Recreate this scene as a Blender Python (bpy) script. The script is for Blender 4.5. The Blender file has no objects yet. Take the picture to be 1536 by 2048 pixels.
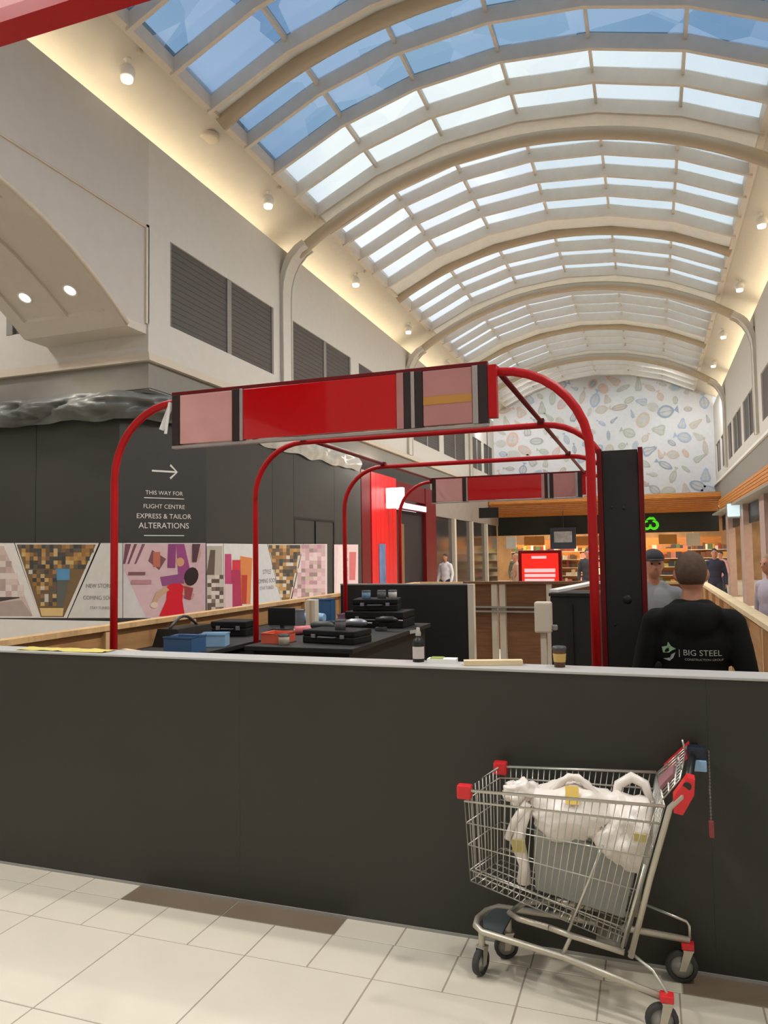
import bpy, bmesh, math, random
from mathutils import Vector, Matrix, noise
from mathutils.bvhtree import BVHTree
random.seed(7)
SC = bpy.context.scene
COL = SC.collection
PI = math.pi

# ------------------------------------------------------------------ camera
EYE = Vector((0.0, 0.0, 1.733))
FPX, PCX, PCY = 1500.0, 768.0, 1024.0
RX = Vector((0.94249661, -0.03263342, -0.3326187))
RY = Vector((0.33388537, 0.04769791, 0.94140611))
RZ = Vector((-0.01485608, -0.99832859, 0.05585094))
cam = bpy.data.cameras.new('camera'); cam.sensor_fit = 'HORIZONTAL'; cam.sensor_width = 36.0
cam.lens = FPX / 1536.0 * 36.0; cam.clip_start = 0.05; cam.clip_end = 500
camo = bpy.data.objects.new('camera', cam); COL.objects.link(camo)
camo.matrix_world = Matrix(((RX[0], -RX[1], -RX[2], EYE[0]), (RY[0], -RY[1], -RY[2], EYE[1]),
                            (RZ[0], -RZ[1], -RZ[2], EYE[2]), (0, 0, 0, 1)))
SC.camera = camo

def at(px, py, n, p0):
    """where the sight line of a pixel meets a real plane (normal n through p0)"""
    c = Vector((px - PCX, py - PCY, FPX))
    d = Vector((RX.dot(c), RY.dot(c), RZ.dot(c)))
    n = Vector(n); p0 = Vector(p0)
    return EYE + d * (n.dot(p0 - EYE) / n.dot(d))

# ------------------------------------------------------------------ sky
SKY_STRENGTH = 1.0
w = bpy.data.worlds.new('sky'); SC.world = w; w.use_nodes = True
nt = w.node_tree; nt.nodes.clear()
o_ = nt.nodes.new('ShaderNodeOutputWorld'); bg = nt.nodes.new('ShaderNodeBackground')
tc = nt.nodes.new('ShaderNodeTexCoord'); sep = nt.nodes.new('ShaderNodeSeparateXYZ')
r1 = nt.nodes.new('ShaderNodeValToRGB')
r1.color_ramp.elements[0].position = 0.0; r1.color_ramp.elements[0].color = (0.90, 0.94, 0.95, 1)
r1.color_ramp.elements[1].position = 0.9; r1.color_ramp.elements[1].color = (0.40, 0.58, 0.86, 1)
nz = nt.nodes.new('ShaderNodeTexNoise'); nz.inputs['Scale'].default_value = 2.2; nz.inputs['Detail'].default_value = 5
r2 = nt.nodes.new('ShaderNodeValToRGB')
r2.color_ramp.elements[0].position = 0.42; r2.color_ramp.elements[0].color = (0, 0, 0, 1)
r2.color_ramp.elements[1].position = 0.62; r2.color_ramp.elements[1].color = (1, 1, 1, 1)
mx = nt.nodes.new('ShaderNodeMix'); mx.data_type = 'RGBA'
mx.inputs['B'].default_value = (1.1, 1.12, 1.12, 1)
nt.links.new(tc.outputs['Generated'], sep.inputs[0]); nt.links.new(sep.outputs['Z'], r1.inputs[0])
nt.links.new(tc.outputs['Generated'], nz.inputs['Vector']); nt.links.new(nz.outputs[0], r2.inputs[0])
nt.links.new(r2.outputs[0], mx.inputs['Factor']); nt.links.new(r1.outputs[0], mx.inputs['A'])
nt.links.new(mx.outputs['Result'], bg.inputs[0]); bg.inputs[1].default_value = SKY_STRENGTH
nt.links.new(bg.outputs[0], o_.inputs[0])
SC.view_settings.view_transform = 'Standard'; SC.view_settings.look = 'None'
SC.view_settings.gamma = 1.0; SC.view_settings.use_curve_mapping = False
SC.view_settings.exposure = 0.0
SC.cycles.max_bounces = 8; SC.cycles.transparent_max_bounces = 12
SC.cycles.sample_clamp_indirect = 6.0
SC.cycles.use_denoising = True

SPOT_W = 760.0      # each spotlight on the soffits
COVE_W = 31.0       # per metre-row cove strip
DOWN_W = 60.0

def lamp(name, kind, loc, energy, color=(1, .86, .68), rot=(0, 0, 0), **kw):
    l = bpy.data.lights.new(name, kind); l.energy = energy; l.color = color
    for k, v in kw.items(): setattr(l, k, v)
    o = bpy.data.objects.new(name, l); COL.objects.link(o); o.location = loc; o.rotation_euler = rot
    return o

# ------------------------------------------------------------------ materials
def S(r, g, b):
    f = lambda c: (c / 255 / 12.92) if c / 255 <= 0.04045 else ((c / 255 + 0.055) / 1.055) ** 2.4
    return (f(r), f(g), f(b))
MATS = {}
def mat(name, col, rough=0.6, metal=0.0, var=0.06, scale=6.0, emit=0.0, bump=0.0, stretch=None, coat=0.0, emcol=None, sub=0.0, spec=0.5):
    if name in MATS: return MATS[name]
    m = bpy.data.materials.new(name); m.use_nodes = True; t = m.node_tree; b = t.nodes['Principled BSDF']
    b.inputs['Roughness'].default_value = rough; b.inputs['Metallic'].default_value = metal
    b.inputs['Coat Weight'].default_value = coat; b.inputs['Specular IOR Level'].default_value = spec
    if sub: b.inputs['Transmission Weight'].default_value = 0.0
    c = t.nodes.new('ShaderNodeTexCoord'); mp = t.nodes.new('ShaderNodeMapping'); n = t.nodes.new('ShaderNodeTexNoise')
    n.inputs['Scale'].default_value = scale; n.inputs['Detail'].default_value = 4
    if stretch: mp.inputs['Scale'].default_value = stretch
    r = t.nodes.new('ShaderNodeValToRGB')
    r.color_ramp.elements[0].position = .3; r.color_ramp.elements[1].position = .7
    r.color_ramp.elements[0].color = tuple(max(0, x * (1 - var)) for x in col) + (1,)
    r.color_ramp.elements[1].color = tuple(min(1, x * (1 + var)) for x in col) + (1,)
    t.links.new(c.outputs['Object'], mp.inputs[0]); t.links.new(mp.outputs[0], n.inputs['Vector'])
    t.links.new(n.outputs[0], r.inputs[0]); t.links.new(r.outputs[0], b.inputs['Base Color'])
    if bump:
        bp = t.nodes.new('ShaderNodeBump'); bp.inputs['Strength'].default_value = bump; bp.inputs['Distance'].default_value = .01
        t.links.new(n.outputs[0], bp.inputs['Height']); t.links.new(bp.outputs[0], b.inputs['Normal'])
    if emit:
        b.inputs['Emission Color'].default_value = tuple(emcol or col) + (1,); b.inputs['Emission Strength'].default_value = emit
    MATS[name] = m
    return m

def glass_mat(name, tint, film, film_amt, film_scale, trans_amt):
    """architectural pane: tinted see-through sheet with an irregular polygon film and a faint gloss"""
    m = bpy.data.materials.new(name); m.use_nodes = True; t = m.node_tree; t.nodes.clear()
    out = t.nodes.new('ShaderNodeOutputMaterial')
    tr = t.nodes.new('ShaderNodeBsdfTransparent'); tr.inputs[0].default_value = tuple(tint) + (1,)
    tl = t.nodes.new('ShaderNodeBsdfTranslucent'); tl.inputs[0].default_value = tuple(film) + (1,)
    gl = t.nodes.new('ShaderNodeBsdfGlossy'); gl.inputs['Roughness'].default_value = .05
    c = t.nodes.new('ShaderNodeTexCoord'); v = t.nodes.new('ShaderNodeTexVoronoi'); v.inputs['Scale'].default_value = film_scale
    g = t.nodes.new('ShaderNodeSeparateColor'); mr = t.nodes.new('ShaderNodeMapRange')
    mr.interpolation_type = 'STEPPED'; mr.inputs['Steps'].default_value = 2
    mr.inputs['To Min'].default_value = trans_amt; mr.inputs['To Max'].default_value = min(1, trans_amt + film_amt)
    m1 = t.nodes.new('ShaderNodeMixShader'); m2 = t.nodes.new('ShaderNodeMixShader'); m2.inputs[0].default_value = .03
    t.links.new(c.outputs['Object'], v.inputs['Vector']); t.links.new(v.outputs['Color'], g.inputs[0])
    t.links.new(g.outputs[0], mr.inputs['Value']); t.links.new(mr.outputs[0], m1.inputs[0])
    t.links.new(tr.outputs[0], m1.inputs[1]); t.links.new(tl.outputs[0], m1.inputs[2])
    t.links.new(m1.outputs[0], m2.inputs[1]); t.links.new(gl.outputs[0], m2.inputs[2]); t.links.new(m2.outputs[0], out.inputs[0])
    MATS[name] = m
    return m

# ------------------------------------------------------------------ mesh builder
class MB:
    def __init__(s): s.v = []; s.f = []; s.m = []; s.s = []
    def add(s, vs, fs, smooth=False, mi=0):
        o = len(s.v); s.v += [tuple(x) for x in vs]
        for f in fs: s.f.append(tuple(o + i for i in f)); s.m.append(mi); s.s.append(smooth)
        return s
    def box(s, x0, x1, y0, y1, z0, z1, mi=0):
        vs = [(x0, y0, z0), (x1, y0, z0), (x1, y1, z0), (x0, y1, z0), (x0, y0, z1), (x1, y0, z1), (x1, y1, z1), (x0, y1, z1)]
        return s.add(vs, [(0, 3, 2, 1), (4, 5, 6, 7), (0, 1, 5, 4), (1, 2, 6, 5), (2, 3, 7, 6), (3, 0, 4, 7)], False, mi)
    def bbox(s, x0, x1, y0, y1, z0, z1, b=.01, mi=0):
        """box with chamfered vertical and horizontal edges"""
        bm = bmesh.new(); bmesh.ops.create_cube(bm, size=1)
        for v in bm.verts:
            v.co = Vector((x0 + (v.co.x + .5) * (x1 - x0), y0 + (v.co.y + .5) * (y1 - y0), z0 + (v.co.z + .5) * (z1 - z0)))
        bmesh.ops.bevel(bm, geom=bm.edges[:], offset=b, segments=2, affect='EDGES', profile=.6)
        bm.verts.index_update()
        s.add([v.co[:] for v in bm.verts], [[v.index for v in f.verts] for f in bm.faces], False, mi); bm.free(); return s
    def obox(s, c, hx, hy, hz, ang=0, tilt=0, mi=0):
        """box about centre c turned about z by ang and tipped about its own x by tilt"""
        M = Matrix.Rotation(ang, 3, 'Z') @ Matrix.Rotation(tilt, 3, 'X'); c = Vector(c)
        vs = [c + M @ Vector((sx * hx, sy * hy, sz * hz)) for sz in (-1, 1) for sx, sy in ((-1, -1), (1, -1), (1, 1), (-1, 1))]
        return s.add(vs, [(0, 3, 2, 1), (4, 5, 6, 7), (0, 1, 5, 4), (1, 2, 6, 5), (2, 3, 7, 6), (3, 0, 4, 7)], False, mi)
    def bar(s, p, q, wx, wy, up=(0, 0, 1), mi=0):
        p = Vector(p); q = Vector(q); d = (q - p).normalized(); u = Vector(up)
        if abs(d.dot(u)) > .98: u = Vector((0, 1, 0))
        a = d.cross(u).normalized() * wx / 2; b = a.cross(d).normalized() * wy / 2
        vs = [p - a - b, p + a - b, p + a + b, p - a + b, q - a - b, q + a - b, q + a + b, q - a + b]
        return s.add(vs, [(0, 1, 2, 3), (7, 6, 5, 4), (0, 4, 5, 1), (1, 5, 6, 2), (2, 6, 7, 3), (3, 7, 4, 0)], False, mi)
    def tube(s, pts, r, n=10, closed=False, mi=0, caps=True):
        pts = [Vector(p) for p in pts]; k = len(pts); rr = r if isinstance(r, (list, tuple)) else [r] * k
        rings = []; prev = None
        for i, p in enumerate(pts):
            if closed: d = pts[(i + 1) % k] - pts[i - 1]
            else: d = (pts[min(i + 1, k - 1)] - pts[max(i - 1, 0)])
            d.normalize()
            if prev is None:
                u = Vector((0, 0, 1)) if abs(d.z) < .9 else Vector((1, 0, 0))
                a = d.cross(u).normalized()
            else:
                a = (prev - d * prev.dot(d)).normalized()
            prev = a; b = d.cross(a)
            rings.append([p + (a * math.cos(2 * PI * j / n) + b * math.sin(2 * PI * j / n)) * rr[i] for j in range(n)])
        o = len(s.v)
        vs = [q for rg in rings for q in rg]; fs = []
        for i in range(k if closed else k - 1):
            i2 = (i + 1) % k
            for j in range(n): fs.append((i * n + j, i * n + (j + 1) % n, i2 * n + (j + 1) % n, i2 * n + j))
        s.add(vs, fs, True, mi)
        if caps and not closed:
            s.f.append(tuple(o + j for j in reversed(range(n)))); s.m.append(mi); s.s.append(False)
            s.f.append(tuple(o + (k - 1) * n + j for j in range(n))); s.m.append(mi); s.s.append(False)
        return s
    def lathe(s, prof, c=(0, 0, 0), n=16, axis='z', mi=0):
        """profile of (radius, height) turned about an axis through c"""
        c = Vector(c); vs = []
        for r, h in prof:
            for j in range(n):
                a = 2 * PI * j / n; x, y = r * math.cos(a), r * math.sin(a)
                p = (x, y, h) if axis == 'z' else ((x, h, y) if axis == 'y' else (h, x, y))
                vs.append(c + Vector(p))
        fs = [(i * n + j, i * n + (j + 1) % n, (i + 1) * n + (j + 1) % n, (i + 1) * n + j) for i in range(len(prof) - 1) for j in range(n)]
        s.add(vs, fs, True, mi)
        return s
    def ball(s, c, r, n=12, m=8, mi=0, M=None):
        c = Vector(c); r = r if isinstance(r, (tuple, list)) else (r, r, r); vs = []
        for i in range(1, m):
            th = PI * i / m
            for j in range(n):
                a = 2 * PI * j / n
                vs.append(Vector((r[0] * math.sin(th) * math.cos(a), r[1] * math.sin(th) * math.sin(a), r[2] * math.cos(th))))
        vs.append(Vector((0, 0, r[2]))); vs.append(Vector((0, 0, -r[2])))
        if M is not None: vs = [M @ v for v in vs]
        vs = [v + c for v in vs]; T = len(vs) - 2; B = T + 1
        fs = [(i * n + j, (i + 1) * n + j, (i + 1) * n + (j + 1) % n, i * n + (j + 1) % n) for i in range(m - 2) for j in range(n)]
        fs += [(T, j, (j + 1) % n) for j in range(n)] + [(B, (m - 2) * n + (j + 1) % n, (m - 2) * n + j) for j in range(n)]
        return s.add(vs, fs, True, mi)
    def cap(s, p, q, r0, r1, n=10):
        """tapered capsule"""
        p = Vector(p); q = Vector(q); d = (q - p).normalized(); L = (q - p).length
        pts = []; rr = []
        for a in (-80, -50, -20): pts.append(p + d * r0 * math.sin(math.radians(a))); rr.append(r0 * math.cos(math.radians(a)))
        pts.append(p.lerp(q, .5)); rr.append((r0 + r1) / 2)
        for a in (20, 50, 80): pts.append(q + d * r1 * math.sin(math.radians(a))); rr.append(r1 * math.cos(math.radians(a)))
        return s.tube(pts, rr, n)
    def poly(s, pts, mi=0): return s.add(pts, [tuple(range(len(pts)))], False, mi)
    def prism(s, pts, off, mi=0):
        """closed outline swept by a vector"""
        n = len(pts); off = Vector(off); a = [Vector(p) for p in pts]; b = [p + off for p in a]
        return s.add(a + b, [tuple(range(n))[::-1], tuple(range(n, 2 * n))] + [(i, (i + 1) % n, n + (i + 1) % n, n + i) for i in range(n)], False, mi)
    def build(s, name, mats, parent=None, shift=None):
        me = bpy.data.meshes.new(name)
        v = s.v
        if shift is not None: v = [(x[0] - shift[0], x[1] - shift[1], x[2] - shift[2]) for x in v]
        me.from_pydata(v, [], s.f)
        for m in (mats if isinstance(mats, (list, tuple)) else [mats]): me.materials.append(m)
        me.polygons.foreach_set('material_index', s.m); me.polygons.foreach_set('use_smooth', s.s)
        me.update()
        o = bpy.data.objects.new(name, me); COL.objects.link(o)
        if parent is not None: o.parent = parent
        return o

def fixnorm(o):
    bm = bmesh.new(); bm.from_mesh(o.data); bmesh.ops.recalc_face_normals(bm, faces=bm.faces[:]); bm.to_mesh(o.data); bm.free(); return o
def tag(o, label=None, cat=None, group=None, kind=None):
    if label: o['label'] = label
    if cat: o['category'] = cat
    if group: o['group'] = group
    if kind: o['kind'] = kind
    return o
def thing(name, label, cat, loc, group=None, rz=0):
    o = bpy.data.objects.new(name, None); COL.objects.link(o); o.location = loc; o.rotation_euler[2] = rz
    o.empty_display_size = .1
    tag(o, label, cat, group); o['_l'] = tuple(loc); return o
def part(name, mb, m, th, label=None):
    """part given in world coordinates, stored relative to its thing"""
    root = th
    while root.parent is not None: root = root.parent
    o = mb.build(name, m, th, shift=tuple(root.location))
    if label: o['label'] = label
    return o
def struct(name, mb, m, parent=None, label=None, cat=None):
    o = mb.build(name, m, parent)
    if parent is None: tag(o, label, cat, None, 'structure')
    return o
def copy_tree(o, parent=None):
    c = o.copy(); COL.objects.link(c); c.parent = parent
    for ch in list(o.children): copy_tree(ch, c)
    return c
def text_mesh(txt, size, align='CENTER', extrude=0.0):
    cu = bpy.data.curves.new('t', 'FONT'); cu.body = txt; cu.size = size; cu.align_x = align; cu.align_y = 'CENTER'; cu.extrude = extrude
    cu.resolution_u = 3
    o = bpy.data.objects.new('t', cu); COL.objects.link(o)
    dg = bpy.context.evaluated_depsgraph_get(); me = bpy.data.meshes.new_from_object(o.evaluated_get(dg))
    vs = [v.co.copy() for v in me.vertices]; fs = [tuple(p.vertices) for p in me.polygons]
    bpy.data.objects.remove(o); bpy.data.meshes.remove(me)
    return vs, fs
def add_text(mb, txt, size, org, ux, uz, mi=0, align='CENTER', bold=0):
    vs, fs = text_mesh(txt, size, align); org = Vector(org); ux = Vector(ux); uz = Vector(uz)
    mb.add([org + ux * v.x + uz * v.y for v in vs], fs, False, mi); return mb

# plain colours
WALL = mat('wall_paint', S(205, 201, 193), .7, var=.02)
WALLP = mat('wall_paint_panel', S(196, 190, 182), .7, var=.02)
CREAM = mat('cream_paint', S(206, 200, 188), .7, var=.02)
TRIMC = mat('trim_paint', S(206, 195, 178), .55, var=.02)
GREYB = mat('grey_fascia', S(135, 132, 124), .6, var=.03)
RIBM = mat('rib_paint', S(184, 170, 148), .45, var=.02)
FINM = mat('skylight_bar_paint', S(216, 207, 194), .5, var=.03)
SOLID = mat('skylight_panel_paint', S(234, 238, 236), .6, var=.03)
LOUV = mat('louvre_mesh', S(84, 80, 76), .6, var=.25, scale=60)
LOUVF = mat('louvre_frame', S(140, 136, 130), .5, var=.02)
HOARD = mat('hoarding_laminate', S(56, 54, 48), .42, var=.05, scale=1.2, spec=.3)
HOARD2 = mat('shop_hoarding_laminate', S(60, 60, 56), .55, spec=.3, var=.06, scale=1.0)
HSIGN = mat('sign_panel_laminate', S(46, 46, 43), .55, var=.05)
CAPM = mat('counter_edge_laminate', S(178, 176, 172), .4, var=.04)
GROUT = mat('grout', S(150, 138, 122), .8, var=.08)
TILE = mat('floor_tile', S(210, 201, 182), .35, var=.035, scale=3.5, bump=.02)
TILEB = mat('brown_floor_tile', S(122, 106, 88), .4, var=.06, scale=4)
RED = mat('red_paint', S(176, 10, 18), .42, var=.03, spec=.3)
DRED = mat('dark_red_paint', S(104, 8, 14), .45, var=.05, spec=.3)
BLACK = mat('black_laminate', S(24, 23, 21), .6, var=.1)
BLACK2 = mat('black_plastic', S(22, 22, 22), .4, var=.1)
PLY = mat('plywood', S(172, 128, 82), .6, var=.14, scale=3, stretch=(1, .25, 6))
PINE = mat('pine_stud', S(206, 168, 120), .6, var=.12, scale=5, stretch=(6, 6, .6))
PINEL = mat('pale_pine', S(222, 200, 160), .55, var=.08, scale=5)
WALNUT = mat('walnut_laminate', S(126, 88, 58), .45, var=.2, scale=4, stretch=(.6, 1, 9))
SLAT = mat('timber_slat', S(196, 128, 60), .5, var=.16, scale=4, stretch=(1, 1, 8))
CREAMP = mat('cream_plastic', S(214, 204, 184), .45, var=.03)
CHROME = mat('zinc_wire', S(196, 192, 182), .32, .75, var=.06)
ZINC = mat('grey_steel', S(186, 178, 162), .4, .55, var=.06)
RUBBER = mat('dark_rubber', S(52, 50, 48), .7, var=.1)
GREYP = mat('grey_plastic', S(150, 148, 142), .5, var=.05)
WHITE = mat('white_paint', S(232, 230, 225), .5, var=.02)
WHITEL = mat('white_letter', S(225, 222, 215), .5, var=.02)
GLOW = mat('lamp_lens', S(255, 240, 215), .4, emit=6.0)
GLOWW = mat('lit_sign_face', S(255, 238, 240), .4, emit=1.0)

# ------------------------------------------------------------------ floor
mb = MB(); mb.box(-15, 9, -9, 50, -.12, -.003)
floor = struct('floor', mb, TILE, label='pale stone tiled mall floor', cat='floor')
sub = MB(); sub.box(-6.9, 2.8, .55, 11.9, -.0032, -.0022); struct('grout_bed', sub, GROUT, floor)
tile_cache = {}
def tile(x0, x1, y0, y1, m):
    g = .0028
    k = (round(x1 - x0, 3), round(y1 - y0, 3), m.name)
    if k not in tile_cache:
        b = MB(); hx, hy = (x1 - x0) / 2 - g, (y1 - y0) / 2 - g; c = .0015
        vs = [(-hx, -hy, -.002), (hx, -hy, -.002), (hx, hy, -.002), (-hx, hy, -.002), (-hx + c, -hy + c, 0), (hx - c, -hy + c, 0), (hx - c, hy - c, 0), (-hx + c, hy - c, 0)]
        b.add(vs, [(4, 5, 6, 7), (0, 1, 5, 4), (1, 2, 6, 5), (2, 3, 7, 6), (3, 0, 4, 7)])
        o = b.build('tile', m, floor); tile_cache[k] = o
    else:
        o = tile_cache[k].copy(); COL.objects.link(o)
    o.location = ((x0 + x1) / 2, (y0 + y1) / 2, 0)
ys = [.60, 1.19, 1.78, 2.37, 2.96]
for i in range(len(ys) - 1):
    for k in range(-9, 7):
        x = -.538 + .59 * (k + 1); x -= .59
        if -5.6 < x < 2.0: tile(x, x + .59, ys[i], ys[i + 1], TILE)
for k in range(-17, 9):
    x = -.538 + .295 * k; tile(x, x + .295, 2.96, 3.24, TILE)
xs = [-5.55, -4.96, -4.37, -3.78, -3.19, -2.895, -2.6]
for a, b_ in zip(xs, xs[1:]): tile(a, b_, 3.24, 3.53, TILE)
tile(-2.6, -2.01, 3.24, 3.53, TILEB); tile(-2.01, -1.42, 3.24, 3.53, TILEB)
for k in range(5): tile(-1.42 + .297 * k, -1.42 + .297 * (k + 1), 3.24, 3.53, TILE)
for k in range(3): tile(.065 + .59 * k, .065 + .59 * (k + 1), 3.24, 3.53, TILEB)

for j in range(14):                      # aisles on both sides of the kiosk
    y = 3.53 + .59 * j
    for k in range(-11, 6):
        x = -.538 + .59 * k
        if (-6.85 < x and x + .59 < -4.1 and y < 8.6) or (x > .6 and x + .59 < 2.85): tile(x, x + .59, y, y + .59, TILE)
for k in range(-11, -7):
    x = -.538 + .59 * k
    if x > -6.85:
        for j in range(4): tile(x, x + .59, ys[j], ys[j + 1], TILE) if x + .59 < -5.7 else None

# ------------------------------------------------------------------ vault geometry
VX, VZ_, VR = -2.07, 1.77, 8.3
def vz(x): return VZ_ + math.sqrt(VR * VR - (x - VX) ** 2)
XS = [-6.3, -4.93, -3.57, -2.1, -.66, .76, 2.05]
XL, XR = -7.0, 2.85           # faces of the two long walls
ZLIP = 8.1
Y0, Y1 = -8.0, 36.0

def arcbar(mb, y0, y1, dz0, dz1, xs=XS, mi=0):
    """faceted arch member: from dz0 below to dz1 above the glass line"""
    for a, b in zip(xs, xs[1:]):
        za, zb = vz(a), vz(b)
        vs = [(a, y0, za + dz0), (b, y0, zb + dz0), (b, y1, zb + dz0), (a, y1, za + dz0), (a, y0, za + dz1), (b, y0, zb + dz1), (b, y1, zb + dz1), (a, y1, za + dz1)]
        mb.add(vs, [(0, 3, 2, 1), (4, 5, 6, 7), (0, 1, 5, 4), (1, 2, 6, 5), (2, 3, 7, 6), (3, 0, 4, 7)], False, mi)
    return mb

G_BLUE = glass_mat('sky_tinted_glass', (.22, .36, .52), (.52, .63, .78), .42, 1.1, .03)  # clear panes: the blue of the sky is put into the tint
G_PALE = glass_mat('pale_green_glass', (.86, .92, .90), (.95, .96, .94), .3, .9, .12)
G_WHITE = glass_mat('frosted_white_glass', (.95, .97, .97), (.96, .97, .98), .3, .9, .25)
# sections: (start, [row ends], start of the solid panel after, its end)
SECT = [(-7.2, [-6.2, -5.2, -4.2, -3.2], -2.9), (-2.9, [-1.9, -.95, 0, .95], 1.3), (1.3, [2.2, 3.15, 4.1, 5.05], 5.4),
        (5.75, [6.9, 7.87, 8.85, 9.82], 10.15), (10.15, [10.95, 11.93, 12.84, 13.78], 14.62), (14.62, [15.3, 16.24, 17.18, 18.23], 19.1),
        (19.3, [20.29, 21.28, 22.32], 23.2), (23.2, [23.95, 24.88, 25.82, 26.8], 27.7), (27.9, [28.9, 29.9, 30.95], 31.8), (31.8, [32.6, 33.5, 34.4, 35.4], 36.0)]
for si, (ys0, ends, yend) in enumerate(SECT):
    fr = MB()
    for e in ends: arcbar(fr, e, e + .07, -.25, .02)
    arcbar(fr, ys0, ys0 + .07, -.25, .02)
    win = struct('window_%d' % (si + 1), fr, FINM, label='arched skylight bay with grey cross bars', cat='skylight')
    arcbar(sp := MB(), ends[-1] + .07, yend, -.16, .02); struct('solid_panel', sp, SOLID, win)
    prev = ys0 + .07
    for ri, e in enumerate(ends):
        for pi_ in range(6):
            a, b = XS[pi_], XS[pi_ + 1]
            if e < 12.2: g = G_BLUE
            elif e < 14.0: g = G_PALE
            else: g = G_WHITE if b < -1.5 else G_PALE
            p = MB(); t = .012
            vs = [(a + .02, prev, vz(a)), (b - .02, prev, vz(b)), (b - .02, e, vz(b)), (a + .02, e, vz(a))]
            p.poly(vs); struct('pane', p, g, win)
        for x in XS[1:-1]:
            q = MB(); q.box(x - .025, x + .025, prev, e, vz(x) - .09, vz(x) + .02); struct('glazing_bar', q, FINM, win)
        prev = e + .07
# edge kerbs of the skylight
k = MB(); k.box(-6.36, -6.24, Y0, Y1, vz(-6.3) - .2, vz(-6.3) + .1); k.box(1.99, 2.11, Y0, Y1, vz(2.05) - .2, vz(2.05) + .1)
struct('trim_1', k, FINM, label='grey kerb along the skylight edges', cat='trim')

# thin ribs and the big pipe ribs
def arcpts(y, dz, x0=-6.3, x1=2.05, n=28):
    return [(x0 + (x1 - x0) * i / n, y, vz(x0 + (x1 - x0) * i / n) + dz) for i in range(n + 1)]
ti = 2
for y in (1.35, 10.2, 19.2, 27.8):
    r = MB(); r.tube(arcpts(y, -.22), .13, 8)
    struct('trim_%d' % ti, r, RIBM, label='slim cream rib arching under the skylight', cat='rib'); ti += 1
# big ribs: arc hung a little under the glass, ending in curved knees on the wall pilasters
def bigarc(n=36):
    R2, cx, cz = 8.0, -2.08, 1.47
    pts = []
    for i in range(n + 1):
        x = -6.72 + (2.58 + 6.72) * i / n
        pts.append((x, cz + math.sqrt(R2 * R2 - (x - cx) ** 2)))
    return pts
for y in (5.2, 13.85, 22.3, 30.8):
    r = MB(); A = bigarc()
    r.tube([(x, y, z) for x, z in A], .115, 12)
    r.tube([(x, y + .2, z + .16) for x, z in A], .05, 8)
    struct('trim_%d' % ti, r, RIBM, label='large cream pipe rib spanning the mall between wall pilasters', cat='rib'); ti += 1
    for sgn, xw in ((1, XL), (-1, XR)):
        p = MB(); y0, y1 = y - .26, y + .14
        outer = [(.06, 4.81), (.06, 7.1), (.08, 7.35), (.15, 7.6), (.27, 7.82), (.42, 7.98), (.56, 8.06)]
        inner = [(.50, 8.17), (.34, 8.08), (.18, 7.93), (.08, 7.75), (.0, 7.5), (0, 7.1), (0, 4.81)]
        p.prism([(xw + sgn * d, y0, z) for d, z in outer + inner], (0, y1 - y0, 0))
        for yy in (y0, y1):
            p.tube([(xw + sgn * (d + .006), yy, z) for d, z in outer], .02, 6)
        fixnorm(struct('trim_%d' % ti, p, WALL, label='pilaster with a curved knee on the mall wall', cat='pilaster')); ti += 1

# ------------------------------------------------------------------ cove soffits, lips and lights
def cove(xw, s, xe):
    """xw wall face, s = +1 when the mall lies towards +x, xe skylight edge"""
    b = MB(); ze = vz(xe) - .08
    b.prism([(xw - s * .5, Y0, 8.28), (xe, Y0, ze), (xe, Y0, ze + .1), (xw - s * .5, Y0, 8.4)], (0, Y1 - Y0, 0))
    o = struct('ceiling', b, CREAM, label='sloping cream soffit beside the skylight', cat='ceiling'); fixnorm(o)
    t = MB(); t.prism([(xw - s * .5, Y0, 7.8), (xw - s * .5, Y0, 8.4), (xw - s * .44, Y0, 8.4), (xw - s * .44, Y0, 7.86), (xw - s * .08, Y0, 7.86), (xw - s * .08, Y0, 7.8)], (0, Y1 - Y0, 0))
    fixnorm(t.build('cove_trough', CREAM, o))
    return o
cl = cove(XL, 1, -6.3); cr = cove(XR, -1, 2.05)
cr['label'] = 'sloping cream soffit along the right of the skylight'; cl['label'] = 'sloping cream soffit along the left of the skylight'
for xw, s in ((XL, 1), (XR, -1)):
    for ya, yb in ((Y0, 5), (5.4, 13.5), (14.2, 22), (22.6, 30.5), (31.1, 35.9)):
        L = yb - ya
        lamp('cove_light', 'AREA', (xw - s * .22, (ya + yb) / 2, 7.95), COVE_W * (1 if s > 0 else 1.5) * L / 8, (1, .84, .58), (PI, 0, PI / 2), shape='RECTANGLE', size=L, size_y=.08)

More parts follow.
